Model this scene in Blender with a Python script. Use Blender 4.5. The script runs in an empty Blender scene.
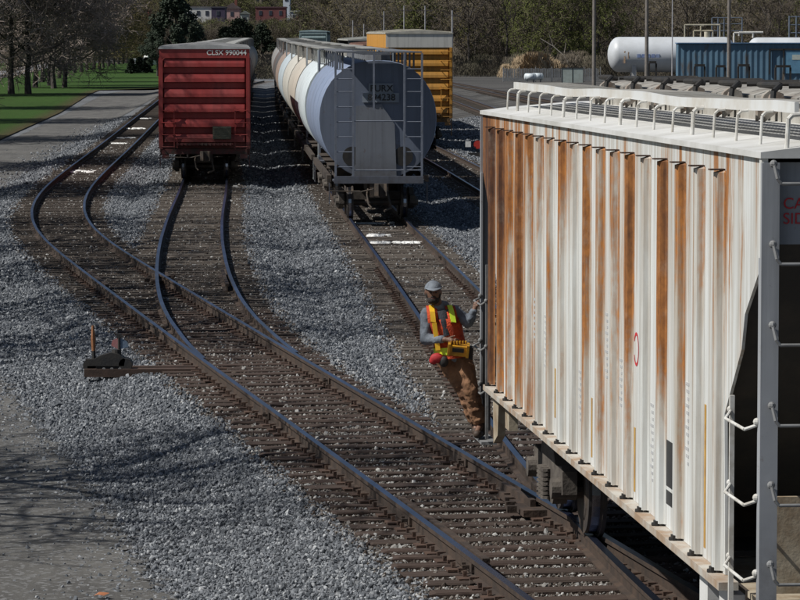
import bpy, bmesh, math, random
import numpy as np
from mathutils import Vector, Matrix, Euler
random.seed(7); np.random.seed(7)
S = bpy.context.scene
C = S.collection
# ------------------------------------------------------------------ camera, sky, sun, exposure
FPX, CH, YH = 3400.0, 4.6, 52.0            # focal length in photo pixels, camera height over rail top, horizon row
cam = bpy.data.cameras.new('camera'); cam_o = bpy.data.objects.new('camera', cam); C.objects.link(cam_o)
cam.sensor_width = 36; cam.lens = FPX/800*36; cam.clip_start = 1; cam.clip_end = 9000
cam_o.location = (0, 0, CH)
PITCH = math.atan((300-YH)/FPX)
cam_o.rotation_euler = (math.pi/2-PITCH, 0, 0)
S.camera = cam_o
SUN_EL, SUN_AZ = math.radians(48), math.radians(17)        # sun from the left, a little behind the camera
sdir = Vector((-math.cos(SUN_EL)*math.cos(SUN_AZ), -math.cos(SUN_EL)*math.sin(SUN_AZ), math.sin(SUN_EL)))
W = bpy.data.worlds.new('World'); S.world = W; W.use_nodes = True
wn = W.node_tree.nodes; wn.clear()
wo = wn.new('ShaderNodeOutputWorld'); wb = wn.new('ShaderNodeBackground'); sk = wn.new('ShaderNodeTexSky')
sk.sky_type = 'NISHITA'; sk.sun_disc = False; sk.sun_elevation = SUN_EL; sk.sun_rotation = math.atan2(sdir.x, sdir.y)
wb.inputs[1].default_value = 0.05
W.node_tree.links.new(sk.outputs[0], wb.inputs[0]); W.node_tree.links.new(wb.outputs[0], wo.inputs[0])
sl = bpy.data.lights.new('sun', 'SUN'); sl.energy = 5.0; sl.angle = math.radians(0.5); sl.color = (1, .965, .9)
sun = bpy.data.objects.new('sun', sl); C.objects.link(sun); sun.rotation_euler = sdir.to_track_quat('Z', 'Y').to_euler()
vs = S.view_settings; vs.view_transform = 'Standard'; vs.look = 'None'; vs.gamma = 1; vs.use_curve_mapping = False
vs.exposure = 0.0
S.cycles.max_bounces = 5; S.cycles.transparent_max_bounces = 8; S.cycles.volume_bounces = 0

# ------------------------------------------------------------------ helpers
GR = .006
def grade(d): return GR*np.clip(np.asarray(d, float)-90, 0, 210)      # the yard climbs gently away from the camera
def regrade(d0, x0=0.0):
    """distance and offset on the climbing ground of a point measured on a level plane"""
    if d0 <= 90: return d0, x0
    q = FPX*CH/d0; d = FPX*(CH+GR*90)/(q+FPX*GR)
    if d > 300: d = FPX*(CH-GR*210)/q
    return d, x0*d/d0
def gnd(px, py, z=0.0):
    """world X, Y of the point at height z that the photo shows at px, py"""
    d = Vector(((px-400)/FPX, 1, -(py-300)/FPX))
    d.rotate(Euler((-PITCH, 0, 0)))
    t = (z-CH)/d.z
    for _ in range(30): t = .5*t+.5*(z+float(grade(d.y*t))-CH)/d.z
    return d.x*t, d.y*t

def lin(v): return v
def tag(o, label=None, cat=None, group=None, kind=None):
    if label: o['label'] = label
    if cat: o['category'] = cat
    if group: o['group'] = group
    if kind: o['kind'] = kind
    return o
def empty(name, loc=(0, 0, 0), rz=0, label=None, cat=None, group=None):
    o = bpy.data.objects.new(name, None); C.objects.link(o); o.location = loc; o.rotation_euler = (0, 0, rz)
    o.empty_display_size = .2
    return tag(o, label, cat, group)
def dup(root, loc=None, rz=None, label=None):
    r = root.copy(); C.objects.link(r)
    if loc is not None: r.location = loc
    if rz is not None: r.rotation_euler = (0, 0, rz)
    if label: r['label'] = label
    for ch in list(root.children):
        c = ch.copy(); C.objects.link(c); c.parent = r
        for g in list(ch.children):
            q = g.copy(); C.objects.link(q); q.parent = c
    return r

class MB:
    def __init__(s): s.v = []; s.f = []; s.m = []; s.mi = 0
    def add(s, vs, fs, mi=None):
        n = len(s.v); s.v += [tuple(p) for p in vs]
        for f in fs: s.f.append(tuple(i+n for i in f)); s.m.append(s.mi if mi is None else mi)
        return s
    def box(s, x0, x1, y0, y1, z0, z1, mi=None):
        return s.add([(x0,y0,z0),(x1,y0,z0),(x1,y1,z0),(x0,y1,z0),(x0,y0,z1),(x1,y0,z1),(x1,y1,z1),(x0,y1,z1)],
              [(0,3,2,1),(4,5,6,7),(0,1,5,4),(1,2,6,5),(2,3,7,6),(3,0,4,7)], mi)
    def obox(s, c, sz, e=(0,0,0), mi=None):
        M = Euler(e).to_matrix(); x, y, z = [k/2 for k in sz]
        P = [Vector(c)+M@Vector(p) for p in [(-x,-y,-z),(x,-y,-z),(x,y,-z),(-x,y,-z),(-x,-y,z),(x,-y,z),(x,y,z),(-x,y,z)]]
        return s.add(P, [(0,3,2,1),(4,5,6,7),(0,1,5,4),(1,2,6,5),(2,3,7,6),(3,0,4,7)], mi)
    def cyl(s, a, b, r0, r1=None, n=10, caps=True, mi=None):
        a = Vector(a); b = Vector(b); r1 = r0 if r1 is None else r1
        d = (b-a)
        if d.length < 1e-6: return s
        d.normalize(); u = d.orthogonal().normalized(); w = d.cross(u)
        P = []
        for c, r in ((a, r0), (b, r1)):
            for k in range(n):
                t = 2*math.pi*k/n; P.append(c+(u*math.cos(t)+w*math.sin(t))*r)
        F = [(k, (k+1) % n, n+(k+1) % n, n+k) for k in range(n)]
        if caps: F += [tuple(reversed(range(n))), tuple(range(n, 2*n))]
        return s.add(P, F, mi)
    def tube(s, pts, r, n=8, mi=None):
        for a, b in zip(pts[:-1], pts[1:]): s.cyl(a, b, r, r, n, True, mi)
        return s
    def loft(s, secs, close=True, caps=True, mi=None):
        n = len(secs[0]); P = [p for q in secs for p in q]; F = []
        for i in range(len(secs)-1):
            for k in range(n if close else n-1):
                a = i*n+k; b = i*n+(k+1) % n; F.append((a, b, b+n, a+n))
        if caps: F += [tuple(reversed(range(n))), tuple(range((len(secs)-1)*n, len(secs)*n))]
        return s.add(P, F, mi)
    def prism(s, poly, axis, t0, t1, mi=None):
        """poly: 2-D outline; axis 0/1/2 = extrusion axis"""
        def P(q, t):
            return (t, q[0], q[1]) if axis == 0 else ((q[0], t, q[1]) if axis == 1 else (q[0], q[1], t))
        return s.loft([[P(q, t0) for q in poly], [P(q, t1) for q in poly]], mi=mi)
    def ball(s, c, r, n=8, m=6, sq=(1,1,1), mi=None):
        P = []; F = []
        for i in range(m+1):
            a = math.pi*i/m
            for k in range(n):
                t = 2*math.pi*k/n
                P.append((c[0]+r*sq[0]*math.sin(a)*math.cos(t), c[1]+r*sq[1]*math.sin(a)*math.sin(t), c[2]+r*sq[2]*math.cos(a)))
        for i in range(m):
            for k in range(n):
                F.append((i*n+k, (i+1)*n+k, (i+1)*n+(k+1) % n, i*n+(k+1) % n))
        return s.add(P, F, mi)
    def build(s, name, mats, parent=None, smooth=False, fixn=True):
        me = bpy.data.meshes.new(name); me.from_pydata(s.v, [], s.f)
        if not isinstance(mats, (list, tuple)): mats = [mats]
        for m in mats: me.materials.append(m)
        if len(mats) > 1: me.polygons.foreach_set('material_index', s.m)
        if fixn and len(s.f) < 60000:
            bm = bmesh.new(); bm.from_mesh(me)
            bmesh.ops.recalc_face_normals(bm, faces=bm.faces); bm.to_mesh(me); bm.free()
        if smooth:
            me.polygons.foreach_set('use_smooth', [True]*len(me.polygons))
        me.update()
        o = bpy.data.objects.new(name, me); C.objects.link(o); o.parent = parent
        return o

def grid_mesh(name, Xs, Ys, Zs, mat, attrs=None):
    """Xs,Ys,Zs: 2-D arrays [row, col]"""
    R, K = Xs.shape
    co = np.stack([Xs, Ys, Zs], -1).reshape(-1, 3).astype(np.float32)
    idx = np.arange(R*K).reshape(R, K)
    q = np.stack([idx[:-1, :-1], idx[:-1, 1:], idx[1:, 1:], idx[1:, :-1]], -1).reshape(-1, 4)
    me = bpy.data.meshes.new(name); me.vertices.add(len(co)); me.vertices.foreach_set('co', co.ravel())
    me.loops.add(q.size); me.loops.foreach_set('vertex_index', q.ravel().astype(np.int32))
    me.polygons.add(len(q)); me.polygons.foreach_set('loop_start', np.arange(0, q.size, 4, dtype=np.int32))
    me.update(calc_edges=True); me.validate()
    me.polygons.foreach_set('use_smooth', [True]*len(me.polygons))
    for k, a in (attrs or {}).items():
        at = me.attributes.new(k, 'FLOAT', 'POINT'); at.data.foreach_set('value', a.astype(np.float32).ravel())
    me.materials.append(mat)
    o = bpy.data.objects.new(name, me); C.objects.link(o); return o

class NT:
    def __init__(s, name):
        s.mat = bpy.data.materials.new(name); s.mat.use_nodes = True; s.t = s.mat.node_tree; s.n = s.t.nodes; s.n.clear()
        s.out = s.n.new('ShaderNodeOutputMaterial'); s.b = s.n.new('ShaderNodeBsdfPrincipled'); s.link(s.b.outputs[0], s.out.inputs[0])
    def link(s, a, b): s.t.links.new(a, b)
    def node(s, t, **k):
        n = s.n.new(t)
        for a, v in k.items(): setattr(n, a, v)
        return n
    def setv(s, sock, v):
        if isinstance(v, (int, float)): sock.default_value = v
        elif isinstance(v, tuple): sock.default_value = (*v, 1) if len(v) == 3 and len(sock.default_value) == 4 else v
        else: s.link(v, sock)
    def coord(s, scale=(1,1,1), kind='Object'):
        tc = s.node('ShaderNodeTexCoord'); mp = s.node('ShaderNodeMapping'); mp.inputs['Scale'].default_value = scale
        s.link(tc.outputs[kind], mp.inputs[0]); return mp.outputs[0]
    def world(s, scale=(1,1,1)):
        g = s.node('ShaderNodeNewGeometry'); mp = s.node('ShaderNodeMapping'); mp.inputs['Scale'].default_value = scale
        s.link(g.outputs['Position'], mp.inputs[0]); return mp.outputs[0]
    def noise(s, vec, scale=1, detail=4, rough=.55):
        n = s.node('ShaderNodeTexNoise'); n.inputs['Scale'].default_value = scale; n.inputs['Detail'].default_value = detail
        n.inputs['Roughness'].default_value = rough; s.link(vec, n.inputs['Vector']); return n.outputs['Fac']
    def voro(s, vec, scale=1, out='Color', feature='F1'):
        n = s.node('ShaderNodeTexVoronoi', feature=feature); n.inputs['Scale'].default_value = scale; s.link(vec, n.inputs['Vector']); return n.outputs[out]
    def ramp(s, fac, a=0.4, b=0.6, lo=0.0, hi=1.0):
        n = s.node('ShaderNodeMapRange'); n.inputs['From Min'].default_value = a; n.inputs['From Max'].default_value = b
        n.inputs['To Min'].default_value = lo; n.inputs['To Max'].default_value = hi; s.link(fac, n.inputs[0]); return n.outputs[0]
    def math(s, op, a, b=0.0, clamp=False):
        n = s.node('ShaderNodeMath', operation=op, use_clamp=clamp); s.setv(n.inputs[0], a); s.setv(n.inputs[1], b); return n.outputs[0]
    def mix(s, f, a, b, blend='MIX'):
        n = s.node('ShaderNodeMix', data_type='RGBA', blend_type=blend)
        s.setv(n.inputs[0], f); s.setv(n.inputs[6], a); s.setv(n.inputs[7], b); return n.outputs[2]
    def bump(s, h, strength=.5, dist=.02):
        n = s.node('ShaderNodeBump'); n.inputs['Strength'].default_value = strength; n.inputs['Distance'].default_value = dist
        s.link(h, n.inputs['Height']); s.link(n.outputs[0], s.b.inputs['Normal'])
    def fin(s, col=None, rough=.7, metal=0.0, spec=None):
        if col is not None: s.setv(s.b.inputs['Base Color'], col)
        s.setv(s.b.inputs['Roughness'], rough); s.setv(s.b.inputs['Metallic'], metal)
        if spec is not None: s.b.inputs['Specular IOR Level'].default_value = spec
        return s.mat

def pm(name, col, col2=None, scale=3, rough=.7, metal=0, bump=.15, stretch=(1,1,1), a=.4, b=.65, spec=None, world=False):
    m = NT(name); vec = m.world(stretch) if world else m.coord(stretch)
    n = m.noise(vec, scale, 6, .6)
    c = m.mix(m.ramp(n, a, b), col, col2 or tuple(k*.7 for k in col))
    if bump: m.bump(m.noise(vec, scale*6, 3), bump, .02)
    return m.fin(c, rough, metal, spec)

# ------------------------------------------------------------------ materials
M = {}
M['steel_dark'] = pm('dark_grimy_steel', (.035,.03,.027), (.07,.05,.035), 5, .75, 0, .2)
M['black'] = pm('black_steel', (.014,.014,.015), (.03,.026,.022), 5, .7)
M['wheel'] = pm('wheel_steel', (.05,.045,.045), (.09,.07,.055), 6, .6, .3)
M['tread'] = pm('polished_tread', (.35,.36,.4), (.25,.25,.27), 6, .25, 1, 0)
M['grime'] = pm('grimy_truck_steel', (.065,.055,.048), (.12,.105,.09), 6, .8, 0, .3)
M['rust_rail'] = pm('rusty_rail_side', (.032,.022,.017), (.062,.04,.028), 4, .85, 0, .3, world=True)
M['rail_head'] = pm('polished_sky_tint_rail_head', (.17,.22,.38), (.12,.14,.22), 1.5, .34, 1, 0, (1,.1,1), world=True)  # polished steel; the blue in its colour stands in for reflected sky
M['plate'] = pm('rusty_tie_plate', (.045,.025,.018), (.08,.045,.03), 8, .85, 0, .3, world=True)
M['white_pipe'] = pm('white_painted_pipe', (.62,.62,.6), (.4,.38,.34), 8, .5, 0, 0)
M['grey_post'] = pm('grey_painted_steel', (.20,.205,.21), (.14,.14,.14), 5, .6, 0, .1)
M['tan'] = pm('tan_dirty_steel', (.38,.33,.25), (.22,.16,.1), 5, .75, 0, .15)
M['blackpaint'] = pm('black_stencil', (.02,.02,.022), (.03,.03,.03), 3, .6, 0, 0)
M['stencil'] = pm('grey_stencil', (.36,.37,.38), (.48,.48,.48), 30, .7, 0, 0)
M['redpaint'] = pm('red_stencil', (.55,.02,.03), (.5,.03,.04), 3, .6, 0, 0)
M['whitepaint'] = pm('white_lettering', (.75,.75,.73), (.6,.6,.58), 9, .6, 0, 0)
M['yellowpaint'] = pm('yellow_reflector', (.48,.27,.04), (.35,.18,.04), 9, .5, 0, 0)
M['spill'] = pm('white_spilled_powder', (.8,.8,.78), (.6,.6,.58), 4, .9, 0, .4, world=True)

def aged(name, col, fade=.25, rust=.5, scale=1.0):
    m = NT(name); col = tuple(col); dk_ = tuple(k*.5+.006 for k in col); lt = tuple(min(.85, k+(.45-k)*fade) if k < .45 else k for k in col)
    a = m.noise(m.coord((.9*scale, .7*scale, .35*scale)), 1.2, 6, .65); st = m.noise(m.coord((5, 3.2, .22)), 1.1, 6, .65); sp_ = m.noise(m.coord((1,1,1)), 3.2*scale, 8, .75)
    c = m.mix(m.ramp(a, .42, .68), col, lt)
    c = m.mix(m.math('MULTIPLY', m.ramp(st, .48, .68), .55), c, dk_)
    c = m.mix(m.math('MULTIPLY', m.ramp(sp_, .60, .68), rust), c, (.11,.05,.025))
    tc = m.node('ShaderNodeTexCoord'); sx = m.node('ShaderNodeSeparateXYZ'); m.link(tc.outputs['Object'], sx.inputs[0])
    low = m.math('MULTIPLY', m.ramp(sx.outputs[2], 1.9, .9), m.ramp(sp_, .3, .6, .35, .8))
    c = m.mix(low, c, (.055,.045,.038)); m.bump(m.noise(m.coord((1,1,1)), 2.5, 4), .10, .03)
    return m.fin(c, .6)
def rusty(name, base, base2, bias, post):
    m = NT(name)
    tc = m.node('ShaderNodeTexCoord'); sx = m.node('ShaderNodeSeparateXYZ'); m.link(tc.outputs['Object'], sx.inputs[0])
    Y_, Z_ = sx.outputs[1], sx.outputs[2]
    cell = m.math('FLOOR', m.math('DIVIDE', m.math('SUBTRACT', Y_, 1.0), .737))
    wn_ = m.node('ShaderNodeTexWhiteNoise', noise_dimensions='1D'); m.link(cell, wn_.inputs['W'])
    per = m.math('MULTIPLY', m.math('SUBTRACT', wn_.outputs['Value'], .5), .11 if post else .06)
    st = m.noise(m.coord((1.2, 3.4, .22)), 1.0, 6, .65)
    thin = m.noise(m.coord((3, 22, .45)), 1.0, 4, .6)
    far = m.math('MULTIPLY', m.math('POWER', m.math('DIVIDE', Y_, 15.0, True), 2.2), .17 if post else .12)
    wn2 = m.node('ShaderNodeTexWhiteNoise', noise_dimensions='1D'); m.link(m.math('ADD', cell, 31.7), wn2.inputs['W'])
    z0_ = m.math('ADD', 1.9, m.math('MULTIPLY', wn2.outputs['Value'], 1.5)) if post else 2.7
    up = m.math('MULTIPLY', m.math('SUBTRACT', Z_, z0_), .055 if post else .03)
    if not post: up = m.math('ADD', up, m.math('MULTIPLY', m.ramp(Y_, 1.35, 1.2), m.ramp(m.noise(m.coord((1.5,5,1.0)), 1.0, 5, .6), .38, .62, -.02, .10)))
    if not post: up = m.math('ADD', up, m.math('MULTIPLY', m.ramp(Y_, 13.9, 14.5), .16))
    v = m.math('ADD', m.math('MULTIPLY', st, .75), m.math('MULTIPLY', thin, .25))
    v = m.math('ADD', m.math('ADD', v, per), m.math('ADD', m.math('ADD', far, up), bias))
    halo = m.ramp(v, .50, .60); k = m.ramp(v, .57, .64); deep = m.ramp(v, .65, .78)
    fine = m.noise(m.coord((9, 9, 5)), 2.0, 6, .7)
    v = m.math('ADD', v, m.math('MULTIPLY', m.math('SUBTRACT', fine, .5), .10)); k = m.ramp(v, .57, .64)
    dirt = m.noise(m.coord((3, 9, .35)), 1.3, 6, .65)
    blot = m.noise(m.coord((2, 2, 2)), 1.7, 6, .7)
    c = m.mix(m.ramp(dirt, .40, .66), base, base2)
    c = m.mix(m.math('MULTIPLY', halo, .5), c, (.30,.185,.085))
    rc = m.mix(m.ramp(fine, .35, .65), (.19,.070,.018), (.37,.145,.032))
    rc = m.mix(deep, rc, m.mix(m.ramp(fine, .3, .7), (.036,.015,.009), (.08,.028,.012)))
    c = m.mix(m.math('MULTIPLY', k, m.ramp(blot, .3, .45, .8, 1.0)), c, rc)
    m.bump(m.noise(m.coord((2,2,2)), 3, 4), .12, .02)
    return m.fin(c, m.math('ADD', m.math('MULTIPLY', k, .3), .5))
M['end_post'] = aged('weathered_end_paint', (.30,.315,.34), .1, .5, 2)
M['hop_panel'] = rusty('dirty_white_panel', (.64,.66,.66), (.42,.41,.38), -.022, False)
M['hop_post'] = rusty('rust_streaked_post', (.58,.60,.59), (.36,.335,.295), .022, True)
M['hop_roof'] = pm('weathered_white_roof', (.60,.605,.60), (.45,.45,.43), 1.6, .6, 0, .08)
M['walk'] = pm('weathered_roofwalk', (.42,.41,.38), (.30,.28,.25), 3, .7, 0, .2)
M['walk_edge'] = pm('white_roofwalk_edge', (.60,.615,.62), (.5,.48,.44), 2.5, .6, 0, 0)

# ------------------------------------------------------------------ track centre lines  (distance, offset)
class Path:
    def __init__(s, pts):
        pts = sorted(regrade(*p) for p in pts); d = np.array([p[0] for p in pts], float); x = np.array([p[1] for p in pts], float)
        t = np.arange(d[0], d[-1], .5); y = np.interp(t, d, x)
        w = np.clip(t*.10, 3, 25)                                   # smoothing grows with distance
        out = np.empty_like(y)
        for i, (a, h) in enumerate(zip(t, w)):
            h = min(h, a-t[0]+.25, t[-1]-a+.25); m = np.abs(t-a) <= h
            out[i] = y[m].mean()
        s.t = t; s.y = out
    def __call__(s, d): return np.interp(d, s.t, s.y)
    def slope(s, d): return (s(d+1)-s(d-1))/2
P1 = Path([(8,5.35),(20,3.35),(28.75,1.80),(32.3,1.17),(37,.32),(40,-.22),(45,-1.13),(49.3,-1.92),(57.3,-3.37),(66,-4.92),(73.8,-6.32),(82,-7.75),(89,-8.85),(99,-10.05),(108.6,-10.9),(126,-11.95),(155.6,-13.4),(190.7,-15.2),(248,-18.2),(300,-20.8),(420,-27.2),(600,-37)])
P2 = Path([(50.5,-2.10),(53,-2.5),(56.3,-2.98),(60,-3.42),(65,-3.90),(70.8,-4.33),(77,-4.76),(88.5,-5.42),(100.7,-6.02),(117,-6.72),(150,-8.5),(200,-10.7),(300,-14.8),(500,-23)])
PH = Path([(8,4.95),(20.9,3.68),(28.6,2.9),(32.35,2.55),(35.8,2.3),(40.3,1.98),(58.8,1.11),(65.4,.8),(73.4,.42),(93,-.56),(120,-1.88),(200,-5.45),(300,-9.3),(500,-16.6)])
P3 = Path([(8,8.2),(40,6.7),(80,5.0),(113,3.45),(140,2.3),(167,1.0),(200,-.65),(300,-4.9),(400,-9.3),(500,-13.5)])
P4 = Path([(60,11.6),(150,9.7),(265,7.3),(340,5.7),(500,1.0),(700,-6)])
P5 = Path([(60,21),(150,18.5),(250,15.5),(347,12.9),(411,10.7),(489,8.2),(700,1)])
ALL = [P1, P2, PH, P3, P4, P5]
TRANGE = {0:(10,470), 1:(51,420), 2:(10,420), 3:(12,420), 4:(62,560), 5:(62,560)}
def hground(X, D):
    """height of the ballast at X, D and a 0..1 'inside the track' weight"""
    X = np.asarray(X, float); D = np.asarray(D, float)
    dist = np.full(np.broadcast(X, D).shape, 1e3)
    for i, p in enumerate(ALL):
        a, b = TRANGE[i]
        dd = np.abs(X-p(D))+np.where((D < a) | (D > b), 50, 0)
        dist = np.minimum(dist, dd)
    k = np.clip((dist-1.45)/1.5, 0, 1); k = k*k*(3-2*k)
    z = -.218-.20*k + .005*np.sin(X*3.1+D*.7)*np.sin(D*1.9-X)*k
    return z, np.clip(1-(dist-1.15)/.5, 0, 1), dist
def _rg(t):
    q = [regrade(d, x) for d, x in zip(*t)]; return ([a for a, _ in q], [b for _, b in q])
ROAD_R = _rg(([8,28.5,35,41.4,54.3,80,113,152,214,364,430],[1.3,-1.5,-2.7,-3.9,-6.4,-10.9,-13.7,-16.0,-18.9,-26,-28.5]))
ROAD_L = _rg(([8,28,54,100,188,284,423],[-12,-14,-17,-19,-22.2,-28,-36.7]))

# ------------------------------------------------------------------ ground
def ground_mat():
    m = NT('ballast_gravel'); g = m.world()
    at = m.node('ShaderNodeAttribute', attribute_name='track'); ya = m.node('ShaderNodeAttribute', attribute_name='yard')
    v = m.voro(g, 17); sv = m.node('ShaderNodeSeparateColor'); m.link(v, sv.inputs[0])
    v2 = m.voro(g, 17, 'Distance')
    big = m.noise(g, .35, 5, .6); mid = m.noise(g, 2.5, 5, .7)
    c = m.mix(sv.outputs[0], (.088,.096,.107), (.225,.24,.262))
    c = m.mix(m.ramp(big, .35, .7), c, m.mix(.6, c, (.075,.072,.068)))
    tr = m.mix(sv.outputs[1], (.05,.038,.031), (.15,.132,.115))
    c = m.mix(m.math('MULTIPLY', at.outputs['Fac'], m.ramp(mid, .3, .6, .55, 1.0)), c, tr)
    yc = m.mix(m.ramp(m.noise(m.world((.12,1,1)), .5, 5, .6), .35, .65), (.028,.027,.027), (.11,.107,.103))
    c = m.mix(ya.outputs['Fac'], c, yc)
    m.bump(m.math('SUBTRACT', 1.0, v2), .9, .03)
    return m.fin(c, .95, 0, .2)
rows = [3.0]
while rows[-1] < 5200: rows.append(rows[-1]*1.013+.05)
rows = np.array(rows)
ang = np.concatenate([np.linspace(-1.6,-.3,14)[:-1], np.linspace(-.3,.3,420), np.linspace(.3,1.6,14)[1:]])
DD, AA = np.meshgrid(rows, ang, indexing='ij'); XX = DD*AA
def hill(X, D):
    a = np.clip((D-900-.25*X)/900, 0, 1); b = 34*a*a*(3-2*a)
    b += 12*np.clip((D-1500)/1500, 0, 1)+6*np.sin(X*.006+1)*a
    c = np.clip((X-.10*D-15)/60, 0, 1)*np.clip((D-560)/150, 0, 1)*9
    r_ = np.clip((D-480)/350, 0, 1); r_ = r_*r_*(3-2*r_)*1.0*np.clip((-X-8-.02*D)/20, 0, 1)
    return b+c+r_+grade(D)
zz, tr, dist = hground(XX, DD)
yard = np.clip((XX-P3(DD)-1.2)/1.5, 0, 1)*np.clip((DD-100)/15, 0, 1)
yard = np.maximum(yard, np.clip((DD-470)/60, 0, 1))
ground = tag(grid_mesh('ground', XX, DD, zz+hill(XX, DD), ground_mat(), {'track': tr, 'yard': yard}), kind='structure')

def strip(name, L, R, d0, d1, lift, mat, n=24, step=1.02):
    ds = [d0]
    while ds[-1] < d1: ds.append(min(d1, ds[-1]*step+.2))
    ds = np.array(ds); l = L(ds); r = R(ds); t = np.linspace(0, 1, n)
    X = l[:, None]*(1-t)+r[:, None]*t; Dm = np.repeat(ds[:, None], n, 1)
    z, _, _ = hground(X, Dm)
    edge = np.minimum(np.abs(X-r[:, None]), np.abs(X-l[:, None]))
    return grid_mesh(name, X, Dm, z+hill(X, Dm)+lift, mat, {'edge': edge})
def road_mat():
    m = NT('gravel_road'); g = m.world(); e = m.node('ShaderNodeAttribute', attribute_name='edge')
    n1 = m.noise(m.world((1,.35,1)), .9, 6, .65); n2 = m.noise(g, 14, 5, .75)
    c = m.mix(m.ramp(n1, .35, .65), (.064,.062,.060), (.145,.140,.130))
    c = m.mix(m.ramp(n2, .3, .7), m.mix(.5, c, (.07,.07,.07)), c)
    sp = m.voro(g, 24); ss = m.node('ShaderNodeSeparateColor'); m.link(sp, ss.inputs[0])
    c = m.mix(m.ramp(ss.outputs[0], .8, .84), c, (.16,.16,.16))
    m.bump(n2, .6, .03)
    m.fin(c, .95, 0, .2)
    tr_ = m.node('ShaderNodeBsdfTransparent'); mx = m.node('ShaderNodeMixShader')
    k = m.math('ADD', m.math('MULTIPLY', e.outputs['Fac'], .7), m.math('SUBTRACT', m.noise(g, 3.0, 6, .8), .62))
    m.link(m.ramp(k, -.02, .04), mx.inputs[0]); m.link(tr_.outputs[0], mx.inputs[1]); m.link(m.b.outputs[0], mx.inputs[2]); m.link(mx.outputs[0], m.out.inputs[0])
    return m.mat
path = tag(strip('path', lambda d: np.interp(d, *ROAD_L), lambda d: np.interp(d, *ROAD_R), 8, 330, .02, road_mat(), 60), kind='structure')
def grass_mat():
    m = NT('spring_grass'); g = m.world()
    n = m.noise(m.world((.25,.06,1)), 1, 6, .6); n2 = m.noise(m.world((2,.6,2)), 1.5, 6, .8)
    c = m.mix(m.ramp(n, .35, .65), (.026,.072,.012), (.038,.098,.018))
    c = m.mix(m.ramp(n2, .35, .75), c, (.045,.06,.018)); m.bump(n2, .8, .2)
    e = m.node('ShaderNodeAttribute', attribute_name='edge')
    c = m.mix(m.ramp(m.math('ADD', m.math('MULTIPLY', e.outputs['Fac'], .45), n2), .55, 1.1), (.065,.055,.028), c)
    return m.fin(c, .95, 0, .15)
gm = grass_mat()
tag(strip('grass', lambda d: -.42*d-60, lambda d: np.interp(d, ROAD_L[0][:-1]+[335,337,900], [x-.3 for x in ROAD_L[1][:-1]]+[-29.5,-22,-50]), 20, 840, .06, gm, 60, 1.015),
    'mown green spring grass beside the gravel track and under the row of trees', 'grass', kind='stuff')
tag(strip('street', lambda d: np.interp(d, [380,521,1200,1800], [-44.5-11,-65,-112,-150]), lambda d: np.interp(d, [380,521,1200,1800], [-44.5-5,-59,-104,-140]), 380, 1700, .14,
    pm('pale_street', (.20,.20,.215), (.16,.16,.17), .3, .9, world=True), 4), kind='structure')

# ------------------------------------------------------------------ rails, ties
def tie_mat(i, c1, c2):
    m = NT('weathered_tie'); vec = m.world((1, 9, 4)); n = m.noise(vec, 2.2, 6, .7)
    oi = m.node('ShaderNodeObjectInfo')
    c = m.mix(m.ramp(n, .35, .65), c1, c2)
    c = m.mix(m.math('MULTIPLY', oi.outputs['Random'], .55), c, (.05,.04,.035))
    m.bump(n, .7, .02)
    return m.fin(c, .95, 0, .15)
TM = [tie_mat(0, (.040,.027,.023), (.092,.068,.058)), tie_mat(1, (.055,.046,.039), (.165,.145,.125)), tie_mat(2, (.045,.036,.03), (.12,.102,.086))]
G = .755       # half gauge, rail centre
def offs(path, d, o):
    s = path.slope(d); n = math.sqrt(1+s*s)
    return path(d)+o/n, d-o*s/n            # point o metres to the right of the centre line
PROF = [(-.036,0),(.036,0),(.036,-.042),(.010,-.055),(.010,-.145),(.07,-.158),(.07,-.172),(-.07,-.172),(-.07,-.158),(-.010,-.145),(-.010,-.055),(-.036,-.042)]
def rail(root, path, o, d0, d1, dz=0.0, name='rail'):
    ds = [d0]
    while ds[-1] < d1: ds.append(min(d1, ds[-1]+max(.6, ds[-1]*.012)))
    b = MB(); secs = []
    for d in ds:
        X, Y = offs(path, d, o)
        s = path.slope(d); n = math.sqrt(1+s*s)
        gz = float(grade(d)); secs.append([(X+u/n, Y-u*s/n, z+dz+gz) for u, z in PROF])
    b.loft(secs)
    k = len(PROF); nf = (len(secs)-1)*k
    b.m = [1 if (i < nf and i % k in (0,)) else 0 for i in range(len(b.f))]
    return b.build(name, [M['rust_rail'], M['rail_head'] if name != 'guard_rail' else M['rust_rail']], root)
def tie_points(path, d0, d1, sp, jit=.03):
    out = []; d = d0
    while d < d1:
        out.append(d+random.uniform(-jit, jit)); s = path.slope(d); d += sp/math.sqrt(1+s*s)
    return out
tie_src = []
for k in range(5):
    b = MB(); b.obox((0,0,-.09), (2.62, .225+.012*k, .18))
    me_o = b.build('tie', TM[k % 3]); me = me_o.data; bpy.data.objects.remove(me_o)
    bm = bmesh.new(); bm.from_mesh(me); bmesh.ops.bevel(bm, geom=bm.edges[:], offset=.012, segments=1, affect='EDGES')
    for v in bm.verts: v.co += Vector((random.uniform(-.02,.02), random.uniform(-.008,.008), random.uniform(-.006,.004)))
    bm.to_mesh(me); bm.free(); tie_src.append(me)
plate_src = []
for k in range(3):
    b = MB(); b.obox((0, 0, 0), (.36, .19, .018))
    for q in (-.1, .1): b.obox((q, (.05,-.05)[(k+(q > 0)) % 2], .033), (.035,.04,.05), (random.uniform(-.2,.2),0,0))
    b.obox((0, -.15, .013), (.19, .035, .04)); o_ = b.build('tie_plate', M['plate']); plate_src.append(o_.data); bpy.data.objects.remove(o_)
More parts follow.
